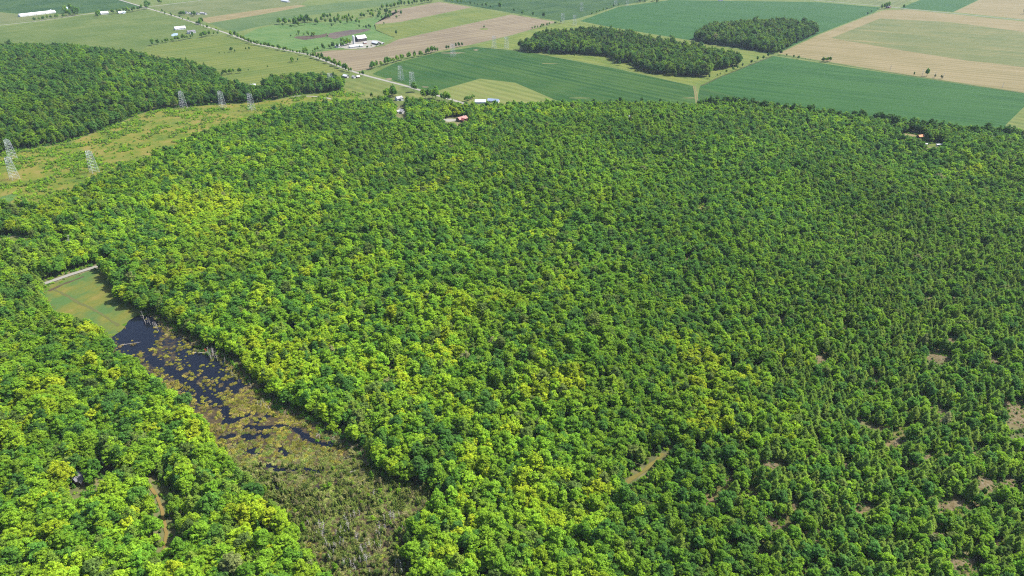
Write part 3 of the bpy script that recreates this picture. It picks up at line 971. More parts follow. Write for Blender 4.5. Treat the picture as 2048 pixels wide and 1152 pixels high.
# ------------------------------------------------------------------ one object per stand of trees, points carry the plants
PROTO_COL = {}
def proto_collection(key, meshes):
    if key in PROTO_COL: return PROTO_COL[key]
    c = bpy.data.collections.new(key)
    for i, me in enumerate(meshes):
        c.objects.link(bpy.data.objects.new("%s_%02d" % (key, i), me))
    PROTO_COL[key] = c
    return c

def stand(name, label, cat, pts, rot, scl, idx, tint, key, meshes):
    me = bpy.data.meshes.new(name)
    n = len(pts)
    me.vertices.add(n)
    me.vertices.foreach_set("co", np.asarray(pts, np.float32).ravel())
    for nm, ty, arr in (("rot", 'FLOAT_VECTOR', rot), ("scl", 'FLOAT_VECTOR', scl)):
        a = me.attributes.new(nm, ty, 'POINT'); a.data.foreach_set("vector", np.asarray(arr, np.float32).ravel())
    a = me.attributes.new("idx", 'INT', 'POINT'); a.data.foreach_set("value", np.asarray(idx, np.int32))
    a = me.attributes.new("tint", 'FLOAT_COLOR', 'POINT')
    a.data.foreach_set("color", np.concatenate([np.asarray(tint, np.float32), np.ones((n, 1), np.float32)], 1).ravel())
    o = new_obj(name, me)
    ng = bpy.data.node_groups.new(name, 'GeometryNodeTree')
    ng.interface.new_socket("Geometry", in_out='INPUT', socket_type='NodeSocketGeometry')
    ng.interface.new_socket("Geometry", in_out='OUTPUT', socket_type='NodeSocketGeometry')
    N, L = ng.nodes.new, ng.links.new
    gi, go = N("NodeGroupInput"), N("NodeGroupOutput")
    ci = N("GeometryNodeCollectionInfo")
    ci.inputs["Collection"].default_value = proto_collection(key, meshes)
    ci.inputs["Separate Children"].default_value = True
    ci.inputs["Reset Children"].default_value = True
    ip = N("GeometryNodeInstanceOnPoints")
    ip.inputs["Pick Instance"].default_value = True
    def named(nm, ty):
        a = N("GeometryNodeInputNamedAttribute"); a.data_type = ty; a.inputs["Name"].default_value = nm
        return a.outputs["Attribute"]
    e2r = N("FunctionNodeEulerToRotation")
    L(named("rot", 'FLOAT_VECTOR'), e2r.inputs[0])
    L(gi.outputs[0], ip.inputs["Points"])
    L(ci.outputs[0], ip.inputs["Instance"])
    L(named("idx", 'INT'), ip.inputs["Instance Index"])
    L(e2r.outputs[0], ip.inputs["Rotation"])
    L(named("scl", 'FLOAT_VECTOR'), ip.inputs["Scale"])
    L(ip.outputs[0], go.inputs[0])
    md = o.modifiers.new("plants", 'NODES')
    md.node_group = ng
    return tag(o, label, cat, kind='stuff')

KINDS = ["broadleaf_tree", "pine_tree", "conifer_tree", "young_tree"]
BASE = np.cumsum([0] + [len(PROTO[k]) for k in KINDS])
TREE_MESHES = [p[0] for k in KINDS for p in PROTO[k]]

def grow(x, y, wood):
    """species, size and leaf colour of each tree of a stand"""
    n = len(x)
    z = ht(x, y)
    px, py, d = proj(x, y, z + 10)
    kind = np.zeros(n, int)
    u = RNG.uniform(0, 1, n)
    big = fbm(x, y, 90, 21)
    yl = yellowness(px, py) if wood == "main" else np.full(n, .0)
    pn = pineness(px, py) if wood == "main" else np.full(n, {"hill": .15, "copse": .22}[wood])
    pn = np.clip(pn * (.55 + .9 * fbm(x, y, 45, 33)), 0, .9)
    kind[u < pn] = 1
    v = RNG.uniform(0, 1, n)
    kind[(kind == 0) & (v < .04)] = 2
    kind[(kind == 0) & (v > .89)] = 3
    tint = np.zeros((n, 3))
    yn = vnoise(x, y, 17, 41) * .42 + vnoise(x, y, 50, 42) * .36 + RNG.uniform(0, 1, n) * .28
    lime = yn < (.17 if wood == "main" else .10) + yl * .80
    yel = yn < yl * .80
    dark = RNG.uniform(0, 1, n) < (.36 if wood == "main" else .62) + 1.3 * (big - .5)
    tint[:] = pick(T_MID, n)
    tint[dark] = pick(T_DARK, dark.sum())
    tint[lime] = pick(T_LIME, lime.sum())
    tint[yel] = pick(T_YEL, yel.sum())
    c = kind == 1
    tint[c] = pick(T_PINE, c.sum())
    c = kind == 2
    tint[c] = pick(T_PINE[:2] + T_DARK, c.sum())
    dull = (RNG.uniform(0, 1, n) < .05) & (kind != 1)
    tint[dull] = pick(T_DULL, dull.sum())
    grey = RNG.uniform(0, 1, n) < .002
    tint[grey] = pick(T_GREY, grey.sum())
    tint *= RNG.uniform(.82, 1.18, (n, 1)) * (.86 + .28 * vnoise(x, y, 120, 77))[:, None]
    tint *= {"main": 1, "hill": .86, "copse": .72}[wood]
    size = RNG.uniform(.62, 1.16, n)
    if wood == "main":
        for tr in (TRAIL_L, TRAIL_M):
            T = np.array([ground(*p)[:2] for p in tr])
            size *= np.where(dist_line(T + np.array([6.0, 0]), x, y) < 11, .62, 1)
        size *= 1 - .17 * sstep(1200, 1300, px) * sstep(320, 380, py) - .10 * sstep(1300, 1700, px) * sstep(380, 600, py)
        size *= 1 + .10 * sstep(650, 250, px) * sstep(600, 800, py)
    idx = np.zeros(n, int)
    for k in range(4):
        m = kind == k
        idx[m] = BASE[k] + RNG.integers(0, len(PROTO[KINDS[k]]), m.sum())
    hs = size * RNG.uniform(.80, 1.08, n)
    wd_ = np.where(kind == 0, 1.16, 1.0) * size
    scl = np.stack([wd_ * RNG.uniform(.92, 1.08, n), wd_ * RNG.uniform(.92, 1.08, n), hs], 1)
    rot = np.stack([RNG.normal(0, .03, n), RNG.normal(0, .03, n), RNG.uniform(0, 2 * PI, n)], 1)
    return dict(x=x, y=y, z=z - .1, px=px, py=py, d=d, kind=kind, idx=idx, scl=scl, rot=rot, tint=tint, cls=np.where(yel, 0, np.where(lime, 1, np.where(dark, 3, 2))))

def sub(g, m): return {k: v[m] for k, v in g.items()}

# the main wood, thinner and gappy over the rock at the lower right
x, y = scatter(FOREST_W, 5.15)
x2, y2 = scatter(FOREST_W, 4.5)
ppx, ppy, _ = proj(x, y, 0 * x)
fine = ((ppx - 1250) + (ppy - 620) * .15 > 0) & (ppy > 330)
ppx, ppy, _ = proj(x2, y2, 0 * x2)
fine2 = ((ppx - 1250) + (ppy - 620) * .15 > 0) & (ppy > 330)
x, y = np.concatenate([x[~fine], x2[fine2]]), np.concatenate([y[~fine], y2[fine2]])
m = in_view(x, y) & ~inside(SWAMP_W, x, y) & ~inside(MEADOW_W, x, y) & (dist_line(CAUSE_W, x, y) > 9)
bpx, bpy_, _ = proj(x, y, 0 * x)
m &= (dist_line(SWAMP_W, x, y, True) > np.where((bpx > 300) & (bpy_ < 930) & (bpx > 330 + (bpy_ - 690) * .9), 8.0, 2.0))
x, y = x[m], y[m]
z = ht(x, y)
px, py, d = proj(x, y, z)
m = np.ones(len(x), bool)
for a, b, ra, rb in PATCHES + YARDS:
    m &= ((px - a) / (ra + 2)) ** 2 + ((py - b - rb * .4 - 4 * (b > 550)) / (rb * 1.3 + 3 + 5 * (b > 550))) ** 2 > 1
for tr, w in ((TRAIL_L, 3.6), (TRAIL_M, 4.6), (TRAIL_N, 8.0)):
    T = np.array([ground(*p)[:2] for p in tr])
    m &= dist_line(T, x, y) > w
    m &= dist_line(T + np.array([0, -5.0]), x, y) > w * .8
    m &= dist_line(T + np.array([5.0, 1.0]), x, y) > w * .6
dry = inside(DRY_W, x, y)
m &= ~(dry & (fbm(x, y, 26, 61) > .745))
m &= ~((dist_line(wpoly([(82, 440), (100, 452), (122, 480), (136, 505)]), x, y) < 3.5))
x, y = x[m], y[m]
MAIN = grow(x, y, "main")

# the nearest 300 stand as trees of their own, the rest as the wood
hpx, hpy, hd = proj(MAIN["x"], MAIN["y"], MAIN["z"] + 12)
seen = (hpx > 8) & (hpx < 2040) & (hpy < 1144) & (MAIN["kind"] != 3)
rad = np.array([p[3] for k in KINDS for p in PROTO[k]])[MAIN["idx"]] * MAIN["scl"][:, 0]
order = np.argsort(-np.where(seen, rad ** .6 / hd, 0))
own = np.zeros(len(hd), bool)
nk = [0, 0, 0, 0]
for i in order:
    if not seen[i] or own.sum() >= 300: break
    own[i] = True
NEAR, REST = sub(MAIN, own), sub(MAIN, ~own)
def stand_of(g, name, label, cat):
    return stand(name, label, cat, np.stack([g["x"], g["y"], g["z"]], 1), g["rot"], g["scl"], g["idx"], g["tint"], "tree_kinds", TREE_MESHES)
stand_of(REST, "forest", "dense mixed summer forest of green and yellow-green crowns filling the picture's middle", "forest")
print("forest trees", len(REST["x"]), "own", own.sum())

x, y = scatter(HILL_W, 8.8)
m = in_view(x, y)
HG = grow(x[m], y[m], "hill")
HG["scl"] *= 1.3
m = np.ones(len(HG["x"]), bool)
stand_of(sub(HG, m), "hillside_wood", "dark green wood covering the low hill beyond the power line corridor", "wood")
for W, nm, lb in ((wpoly(WOOD_A), "woodlot", "long dark woodlot ringed by pale grass among the crop fields"), (wpoly(WOOD_B), "woodlot", "square-edged woodlot between teal crop field and tan stubble field")):
    x, y = scatter(W + np.array([[math.sin(k * 5.1) * 6, math.cos(k * 3.7) * 6] for k in range(len(W))]), 9.2)
    g = grow(x, y, "copse")
    g["scl"] *= 1.6
    stand_of(g, nm, lb, "woodlot")
    print(nm, len(x))

# ------------------------------------------------------------------ undergrowth, scrub, swamp plants
def low_stand(name, label, cat, x, y, kinds, tints, smin, smax, hs=(.8, 1.25), lift=0.0):
    n = len(x)
    ms = [p[0] for k in kinds for p in PROTO[k]]
    s = RNG.uniform(smin, smax, n) if np.isscalar(smin) else smin
    scl = np.stack([s, s, s * RNG.uniform(*hs, n)], 1)
    rot = np.stack([np.zeros(n), np.zeros(n), RNG.uniform(0, 2 * PI, n)], 1)
    return stand(name, label, cat, np.stack([x, y, ht(x, y) + lift], 1), rot, scl, RNG.integers(0, len(ms), n), tints, "plants_" + "_".join(kinds), ms)

x, y = scatter(FOREST_W, 5.2)
m = in_view(x, y, 60) & ~inside(SWAMP_W, x, y) & ~inside(MEADOW_W, x, y) & (dist_line(CAUSE_W, x, y) > 5)
z = ht(x, y); px, py, d = proj(x, y, z)
for a, b, ra, rb in PATCHES + [(q[0], q[1] - q[3] * .4, q[2] * .6, q[3] * .5) for q in YARDS]:
    m &= (((px - a) / ra) ** 2 + ((py - b) / rb) ** 2 > .7)
for tr, w in ((TRAIL_L, 2.0), (TRAIL_M, 2.4), (TRAIL_N, 3)):
    m &= dist_line(np.array([ground(*p)[:2] for p in tr]), x, y) > w
dry = inside(DRY_W, x, y)
m &= ~(dry & (fbm(x, y, 26, 61) > .67) & (RNG.uniform(0, 1, len(x)) < .6)) & (d < 1250)
x, y = x[m], y[m]
n = len(x)
t = pick(T_MID + T_DARK + T_DULL[:1], n) * RNG.uniform(.8, 1.2, (n, 1))
q = RNG.uniform(0, 1, n) < .12
t[q] = pick(T_LIME, q.sum())
low_stand("undergrowth", "low green undergrowth showing between the forest trees", "undergrowth", x, y, ["shrub"], t, .8, 1.7)

x, y = scatter(DRY_W, 2.6)
m = in_view(x, y, 40) & (fbm(x, y, 26, 61) > .40) & (RNG.uniform(0, 1, len(x)) < .5 * sstep(.35, .6, fbm(x, y, 7, 63)))
x, y = x[m], y[m]
n = len(x)
low_stand("dry_brush", "low dry brush and grass tufts over the bare rocky ground at lower right", "brush", x, y, ["mat_clump"], pick(T_DULL + T_MID + [(.26, .22, .12), (.22, .20, .09), (.30, .27, .17)], n) * RNG.uniform(.7, 1.15, (n, 1)), .25, .75, (.8, 1.6), .1)

bx, by, bz = [], [], []
for a, b, ra, rb in PATCHES:
    for k in range(int(6 + ra * rb * .09)):
        q, w = RNG.uniform(0, 2 * PI), math.sqrt(RNG.uniform(.05, 1)) * 1.05
        gx, gy, gz = ground(a + ra * w * math.cos(q), b + rb * w * math.sin(q))
        bx.append(gx); by.append(gy)
bx, by = np.array(bx), np.array(by)
n = len(bx)
t = pick(T_DULL + T_MID + T_DARK + [(.26, .22, .12), (.30, .28, .20)], n) * RNG.uniform(.7, 1.15, (n, 1))
low_stand("clearing_shrubs", "small shrubs and tufts breaking up the bare rock patches at lower right", "shrubs", bx, by, ["mat_clump", "shrub"], t, .22, .85, (.8, 1.7), .25)

x, y = scatter(CORR_W, 3.6)
f = fbm(x, y, 24, 71)
px, py, _ = proj(x, y, 0 * x)
m = in_view(x, y, 40) & (RNG.uniform(0, 1, len(x)) < sstep(.42, .66, f) * .75 + .05)
x, y, f = x[m], y[m], f[m]
n = len(x)
t = pick(T_MID + T_LIME + T_DULL, n) * RNG.uniform(.8, 1.2, (n, 1))
low_stand("scrub", "low green scrub dotted over the tan power line corridor", "scrub", x, y, ["shrub"], t, RNG.uniform(.5, 1.7, n) * (.5 + f), 0)

x, y = scatter(HILL_W, 4.0)
m = (dist_line(HILL_W, x, y, True) < 12) & in_view(x, y, 30) & (RNG.uniform(0, 1, len(x)) < .8)
x, y = x[m], y[m]
low_stand("edge_bushes", "green bushes along the edge of the hillside wood", "bushes", x, y, ["shrub"], pick(T_MID + T_DARK, len(x)), 1.0, 2.2)

# floating mats and shrubs of the swamp
T_MAT = [(.270, .255, .045), (.240, .240, .040), (.300, .265, .060), (.205, .220, .040), (.230, .190, .080)]
T_SHR = [(.210, .250, .060), (.185, .240, .050), (.250, .265, .085), (.230, .220, .100), (.160, .220, .045)]
x, y = scatter(SWAMP_W, 1.9)
px, py, d = proj(x, y, 0 * x)
ow = open_water(x, y)
f = fbm(x, y, 9, 81) * .6 + fbm(x, y, 30, 83) * .4
dens = (.25 + .62 * sstep(720, 840, py) + .25 * sstep(860, 960, py)) * (1 - ow * .96)
edge = dist_line(SWAMP_W, x, y, True)
dens *= 1 - .55 * sstep(940, 1060, py)
dens = np.maximum(dens, .75 * (1 - sstep(3, 12, edge)) * (px > 330) * (1 - ow))
m = in_view(x, y, 60) & (RNG.uniform(0, 1, len(x)) < dens * sstep(.30, .52, f + .12 * sstep(850, 1000, py))) & (py < 1200)
xs_, ys_, pys = x[m], y[m], py[m]
n = len(xs_)
t = pick(T_MAT, n)
g = RNG.uniform(0, 1, n) < sstep(830, 960, pys) * .95
t[g] = pick(T_SHR, g.sum())
t *= RNG.uniform(.75, 1.2, (n, 1)) * (.70 + .95 * fbm(xs_, ys_, 9, 95))[:, None]
low_stand("swamp_plants", "olive and brown swamp plants matted over the dark water", "swamp plants", xs_, ys_, ["mat_clump"], t, .45, 1.2, (.8, 1.9), .03)
m = (py > 930) & (RNG.uniform(0, 1, len(x)) < (.12 + .7 * sstep(.38, .6, fbm(x, y, 11, 97))) * sstep(890, 1000, py) * (1 - ow) + .02) | ((edge < 5) & (RNG.uniform(0, 1, len(x)) < .10) & (py > 700))
m &= in_view(x, y, 60)
x, y = x[m], y[m]
n = len(x)
t = pick(T_SHR + [(.09, .14, .028), (.11, .17, .025)], n) * RNG.uniform(.75, 1.2, (n, 1))
low_stand("swamp_shrubs", "pale olive shrubs crowding the lower end of the swamp", "shrubs", x, y, ["shrub"], t * (.6 + .8 * fbm(x, y, 15, 98))[:, None], .4, 1.3, (.9, 2.6))
x, y = scatter(FOREST_W, 2.3)
px, py, d = proj(x, y, 0 * x)
m = ~inside(SWAMP_W, x, y) & ~inside(MEADOW_W, x, y) & (px > 300) & (py < 960) & (py > 630) & (px > 330 + (py - 690) * .9) & (dist_line(SWAMP_W, x, y, True) < 8) & (RNG.uniform(0, 1, len(x)) < .7)
x, y = x[m], y[m]
n = len(x)
low_stand("bank_shrubs", "brown and tan shrubs fringing the swamp's right bank below the trees", "shrubs", x, y, ["shrub", "mat_clump"], pick([(.25, .20, .10), (.28, .24, .11), (.20, .20, .07), (.30, .27, .18)], n) * RNG.uniform(.75, 1.2, (n, 1)), .45, .95, (.8, 1.5))
x, y = scatter(SWAMP_W, 4.2)
px, py, d = proj(x, y, 0 * x)
e = dist_line(SWAMP_W, x, y, True)
m = in_view(x, y, 60) & (RNG.uniform(0, 1, len(x)) < .75 * sstep(930, 1060, py) * sstep(.36, .58, fbm(x, y, 22, 91)) + .35 * (1 - sstep(2, 11, e)) * sstep(860, 960, py))
x, y = x[m], y[m]
n = len(x)
low_stand("young_trees", "slender young trees scattered through the shrub swamp and its ragged edges", "young trees", x, y, ["young_tree"], pick(T_SHR + T_LIME[:1] + T_MID + T_DULL, n) * RNG.uniform(.75, 1.1, (n, 1)), .4, .95, (.6, 1.05))
# reeds and bushes along the meadow
x, y = scatter(MEADOW_W, 3.0)
e = dist_line(MEADOW_W, x, y, True)
m = (RNG.uniform(0, 1, len(x)) < .45 * (1 - sstep(1, 7, e)))
x, y = x[m], y[m]
low_stand("meadow_shrubs", "small green bushes rimming the wet meadow below the causeway", "bushes", x, y, ["mat_clump"], pick(T_MID + T_SHR, len(x)), .5, 1.0)

# ------------------------------------------------------------------ trees that stand as things
def place_tree(kind, variant, x, y, z, rz, scl, tint, label, group, parts=True, cat="tree"):
    wm, cm, tm, r, h = PROTO[kind][variant]
    if parts and tm is not None:
        root = empty(kind, (x, y, z), rz)
        root.scale = scl
        c = new_obj("crown", cm, None, root); c["tint"] = [float(v) for v in tint]
        t = new_obj("trunk", tm, None, root); t["tint"] = [.1, .08, .06]
    else:
        root = new_obj(kind, wm, None, None, (x, y, z), rz)
        root.scale = scl
        root["tint"] = [float(v) for v in tint]
    return tag(root, label, cat, group)

HUE = ["yellow-green", "bright green", "mid green", "deep green"]
MARKS = [((163, 950), "grey-roofed house in the wood"), ((214, 923), "white cabin in the clearing"), ((330, 1050), "sandy footpath"), ((560, 1010), "swamp's left bank"), ((690, 1120), "swamp's dead lower end"),
         ((850, 990), "swamp's right bank"), ((880, 1100), "shrub swamp's right edge"), ((1285, 944), "grassy trail"), ((1558, 1054), "long bare rock strip"), ((1925, 1128), "bottom right bare rock"), ((1905, 1012), "wide pale rock outcrop"),
         ((40, 1080), "bottom left corner"), ((1180, 1080), "bottom edge's middle"), ((1460, 1104), "small stony gap"), ((1690, 1065), "shaded rock gap"), ((1020, 1090), "wood's tip beside the swamp"), ((200, 1110), "footpath's lower left corner"), ((460, 1110), "footpath's lower right corner")]
def side(dx, dy):
    if abs(dx) > 2.2 * abs(dy): return "right of" if dx > 0 else "left of"
    if abs(dy) > 2.2 * abs(dx): return "in front of" if dy > 0 else "behind"
    return ("before and " if dy > 0 else "behind and ") + ("right of" if dx > 0 else "left of")
used = {}
labels = []
for i in range(len(NEAR["x"])):
    k = KINDS[NEAR["kind"][i]]
    v = NEAR["idx"][i] - BASE[NEAR["kind"][i]]
    px_, py_, _ = proj(NEAR["x"][i], NEAR["y"][i], NEAR["z"][i] + 10)
    (mx, my), mk = min(MARKS, key=lambda q: math.hypot(q[0][0] - px_, q[0][1] - py_))
    dist = math.hypot(mx - px_, my - py_)
    s = NEAR["scl"][i][0]
    size = "broad" if s > 1.2 else "small" if s < .95 else "mid-sized"
    if k == "broadleaf_tree": what = "%s %s leafy tree" % (size, HUE[NEAR["cls"][i]])
    elif k == "pine_tree": what = "%s dull green tiered pine" % size
    else: what = "%s dark green pointed conifer" % size
    near = "just" if dist < 55 else "well" if dist < 120 else "far"
    lb = "%s %s %s the %s" % (what, near, side(px_ - mx, py_ - my), mk)
    labels.append(lb)
    place_tree(k, int(v), NEAR["x"][i], NEAR["y"][i], NEAR["z"][i], NEAR["rot"][i][2], NEAR["scl"][i], NEAR["tint"][i], lb,
               {"broadleaf_tree": "leafy trees of the near wood", "pine_tree": "pines of the near wood", "conifer_tree": "conifers of the near wood"}[k])

RR = random.Random(5)
def tint_of(table):
    t = RR.choice(table); k = RR.uniform(.85, 1.15)
    return tuple(c * k for c in t)

def lone(px, py, label, group=None, kind="broadleaf_tree", s=.8, tints=T_DARK, name=None):
    x_, y_, z_ = ground(px, py)
    v = RR.randrange(len(PROTO[kind]))
    sx_ = s * RR.uniform(.9, 1.1)
    o = place_tree(kind, v, x_, y_, z_, RR.uniform(0, 6.28), (sx_, sx_, s * RR.uniform(.9, 1.1)), tint_of(tints), label, group, False)
    o.name = name or ("hedgerow_tree" if kind == "broadleaf_tree" else kind)
    return o

def row(pts, n, label, group, s=(.45, .95), tints=T_MID + T_MID + T_DARK, off=1.5, kinds=("broadleaf_tree",), name=None):
    """trees of one hedgerow, spaced unevenly along a pixel line"""
    W = wpoly(pts)
    L = np.concatenate([[0], np.cumsum(np.hypot(*np.diff(W, axis=0).T))])
    for k in range(n):
        q = min(max((k + RR.uniform(-.35, .35) + .5) / n, 0), 1) * L[-1]
        x_, y_ = np.interp(q, L, W[:, 0]) + RR.uniform(-off, off), np.interp(q, L, W[:, 1]) + RR.uniform(-off, off)
        kd = RR.choice(kinds)
        if name == "forest_edge_tree": tints = [tuple(c * .8 for c in q) for q in T_DARK]
        sz = (1.32 if name == "forest_edge_tree" else 1.2) * RR.uniform(*s) * (1.3 if kd != "broadleaf_tree" else 1)
        o = place_tree(kd, RR.randrange(len(PROTO[kd])), x_, y_, float(ht(x_, y_)), RR.uniform(0, 6.28), (sz * RR.uniform(.9, 1.25), sz * RR.uniform(.9, 1.25), sz), tint_of(tints), label, group, False)
        o.name = name or "hedgerow_tree"

row([(458, 70), (512, 91), (560, 100), (620, 113)], 30, "green tree in the hedgerow along the gravel road beside yellow hay field", "trees in the road hedgerow by the hay field", off=3)
row([(620, 112), (660, 127), (690, 140), (706, 147)], 26, "green tree in the hedgerow between gravel road and tilled tan field", "trees in the road hedgerow by the tilled field", off=4)
row([(606, 104), (618, 106), (640, 102), (655, 98), (664, 95)], 9, "dark tree in the short row at the tilled field's left end", "trees at the tilled field's left end", off=6)
row([(736, 141), (775, 128), (800, 122), (850, 110), (876, 103)], 26, "green tree in the hedgerow between tilled field and dark crop field", "trees between tilled field and crop field", s=(.6, 1.0), off=3)
for a, b in ((893, 100), (897, 98), (912, 96), (918, 94), (924, 93)): lone(a, b, "green tree in the gappy far end of the tilled field's hedgerow", "trees at the hedgerow's far end", s=.75)
row([(303, 92), (330, 86), (355, 82), (388, 76)], 16, "dark tree in the short hedgerow below the grey farmhouse and pond", "trees below the grey farmhouse", off=4)
row([(400, 76), (420, 71), (440, 70)], 7, "dark tree in the short row right of the grey farmhouse", "trees right of the grey farmhouse", off=4)
row([(305, 20), (340, 31), (372, 40), (402, 52), (440, 64)], 26, "small tree beside the upper stretch of gravel road", "small trees along the upper gravel road", s=(.25, .6), off=7)
row([(510, 84), (540, 94), (575, 101)], 8, "pale bush on the pasture side of the road hedgerow", "bushes on the pasture side of the road", s=(.25, .45), off=6, tints=T_MID)
def clump(cx, cy, rx, ry, n, label, group, s=(.7, 1.0), tints=T_DARK + T_MID, name="grove_tree", kinds=("broadleaf_tree",)):
    for k in range(n):
        a, q = RR.uniform(0, 6.28), math.sqrt(RR.uniform(0, 1))
        x_, y_ = (float(v) for v in unproj(cx + rx * q * math.cos(a), cy + ry * q * math.sin(a)))
        sz = 1.15 * RR.uniform(*s)
        kd = RR.choice(kinds)
        o = place_tree(kd, RR.randrange(len(PROTO[kd])), x_, y_, float(ht(x_, y_)), RR.uniform(0, 6.28), (sz, sz, sz * RR.uniform(.85, 1.1)), tint_of(tints), label, group, False)
        o.name = name
clump(597, 47, 42, 6, 28, "dark tree in the grove at the pasture's upper left", "trees of the pasture's left grove", s=(.9, 1.35))
clump(675, 42, 34, 8, 24, "dark tree in the open grove above the farmyard", "trees of the grove above the farmyard", s=(.8, 1.2))
clump(720, 42, 14, 8, 6, "dark tree standing apart above the farmyard", "trees apart above the farmyard", s=(.7, 1.1))
row([(758, 20), (800, 14), (840, 8), (870, 3)], 24, "dark tree in the belt above the far tilled field", "trees of the belt above the far tilled field", s=(.8, 1.25), off=8)
clump(772, 33, 32, 7, 20, "dark tree in the grove beside the far tilled field", "trees of the grove beside the far tilled field", s=(.7, 1.15))
row([(735, 27), (760, 22)], 6, "small dark tree in the thin row above the farm grove", "small trees above the farm grove", s=(.5, .8), off=5)
clump(613, 70, 23, 4, 14, "low green tree in the thicket beside the dark plot", "trees of the thicket by the dark plot", s=(.4, .65), tints=T_MID)
for a, b, s_ in ((664, 55, .7), (719, 56, .6), (582, 74, .5), (655, 75, .55), (768, 49, .5), (583, 56, .8), (566, 54, .7)): lone(a, b, "single small tree out in the green farm pasture", "single trees in the farm pasture", s=s_)
clump(735, 57, 10, 2.5, 5, "dark low tree at the pasture corner by the yellow-green field", "low trees at the pasture corner", s=(.5, .7))
lone(793, 72, "round dark tree at the edge of the tilled field right of the barns", s=.95)
row([(662, 97), (676, 95), (690, 92), (702, 88)], 9, "dark tree in the windbreak left of the white farm sheds", "trees of the farm windbreak", s=(.6, .95), off=5)
clump(690, 86, 8, 3, 5, "mid green tree between the silo and the windbreak", "trees by the silo", s=(.5, .8), tints=T_MID)
row([(715, 97), (740, 96), (765, 90)], 7, "low green tree in front of the farm sheds", "low trees in front of the farm sheds", s=(.25, .45), off=4, tints=T_MID)
lone(968, 57, "lone small tree on the grassy spot in the tilled field", s=.7)
for a, b, s_ in ((1000, 18, 1.5), (1028, 26, .9), (1045, 30, 1.2), (1066, 33, 1.2), (1088, 36, 1.5)): lone(a, b, "dark round tree at the far end of the tilled field", "round trees at the tilled field's far end", s=s_)
row([(886, 3), (940, 10), (985, 17)], 12, "dark tree in the row behind the far tilled field", "trees behind the far tilled field", s=(.5, .9), off=4)
row([(1060, 60), (1080, 56), (1100, 50), (1124, 46)], 12, "small dark bush tree in the row at the tilled field's right corner", "bush trees at the tilled field's corner", s=(.35, .65), off=3)
row([(1180, 31), (1215, 20), (1240, 12), (1255, 9)], 10, "small bush tree in the sparse row between two far crop fields", "bush trees between far crop fields", s=(.3, .7), off=4, tints=T_MID + T_DARK)
clump(1296, 4, 28, 3, 14, "far dark tree in the clump at the top edge above the crop fields", "trees of the far top clump", s=(.7, 1.1))
for a, b, s_ in ((1222, 58, .75), (1211, 57, .45), (1340, 77, .8), (1347, 78, .5)): lone(a, b, "small dark tree on the grass strip above the long woodlot", "small trees above the long woodlot", s=s_)
for a, b, s_ in ((1434, 153, .4), (1440, 151, .4), (1452, 146, .6), (1466, 142, .65), (1474, 139, .6), (1484, 135, .6), (1503, 128, .8), (1514, 123, .7), (1526, 120, .8), (1536, 115, .8)):
    lone(a, b, "dark cedar-like tree in the row between grass corner and teal crop field", "trees between grass corner and teal field", s=s_)
for a, b, s_ in ((1097, 111, .7), (1149, 114, .5), (1227, 126, .8), (1239, 131, .7), (1259, 134, .8), (1418, 157, .7)): lone(a, b, "single dark tree just in front of the long woodlot", "single trees in front of the long woodlot", s=s_)
for a, b, s_ in ((1561, 110, .8), (1573, 113, .5), (1587, 116, .65), (1597, 118, .6), (1610, 120, .3), (1621, 121, .3)): lone(a, b, "small dark tree at the left end of the stubble field's fence line", "small trees at the fence line's left end", s=s_)
clump(1651, 123, 14, 1.6, 9, "dark bushy tree in the clump on the stubble field's fence line", "trees of the fence line clump", s=(.5, .75))
lone(1827, 152, "small leaning dark tree alone on the stubble field's fence line", s=.5)
lone(1853, 153, "round green tree among bare trees on the stubble field's fence line", s=1.35, tints=T_DARK)
for a, b, s_ in ((1869, 156, .55), (1882, 158, .6)): lone(a, b, "half bare dark tree right of the round tree on the fence line", "half bare trees on the fence line", s=s_, tints=T_GREY)
clump(1772, 18, 10, 2, 5, "dark tree sheltering the small farmhouse by the asphalt road", "trees round the roadside farmhouse", s=(1.0, 1.4))
for a, b, s_ in ((1807, 18, 1.1), (1654, 2, 1.0), (1668, 3, .9), (1735, 30, .7), (1742, 26, .6)): lone(a, b, "dark tree standing alone near the asphalt road", "single trees near the asphalt road", s=s_)
lone(2047, 28, "wide dark tree at the right edge by the tan field corner", s=1.5)
clump(144, 28, 14, 5, 16, "dark tall tree sheltering the farm at the long white barn", "trees sheltering the white barn farm", s=(1.0, 1.6))
row([(66, 43), (82, 41), (97, 39), (112, 37), (130, 35)], 9, "dark tree in the row in front of the long white barn", "trees in front of the long white barn", s=(.6, .9), off=3)
clump(198, 33, 6, 3, 5, "dark tree left of the white-roofed barn", "trees left of the white-roofed barn", s=(.8, 1.1))
row([(222, 29), (235, 27), (260, 25), (285, 20)], 13, "dark tree in the row right of the white-roofed barn", "trees right of the white-roofed barn", s=(.7, 1.1), off=6, tints=T_DARK + T_MID)
clump(297, 17, 6, 3, 4, "dark tall tree at the far crossroads", "trees at the far crossroads", s=(1.1, 1.5))
clump(324, 8, 6, 2, 3, "dark tree beside the far side road", "trees beside the far side road", s=(.8, 1.1))
clump(364, 31, 6, 2.5, 5, "dark tree left of the far cluster of houses", "trees left of the far houses", s=(.7, 1.0))
clump(388, 31, 7, 2.5, 5, "dark tree among the far cluster of houses", "trees among the far houses", s=(.6, .9))
clump(404, 49, 7, 4, 6, "dark tree at the bend of the upper gravel road", "trees at the upper road bend", s=(.9, 1.2))
for a, b, s_ in ((463, 104, .85), (470, 105, .5), (492, 100, .6), (499, 100, .6), (439, 108, .35), (449, 108, .25), (596, 123, .6), (536, 136, .4), (497, 142, .35)): lone(a, b, "small single tree out in the yellow-green hay field", "single trees in the hay field", s=s_)
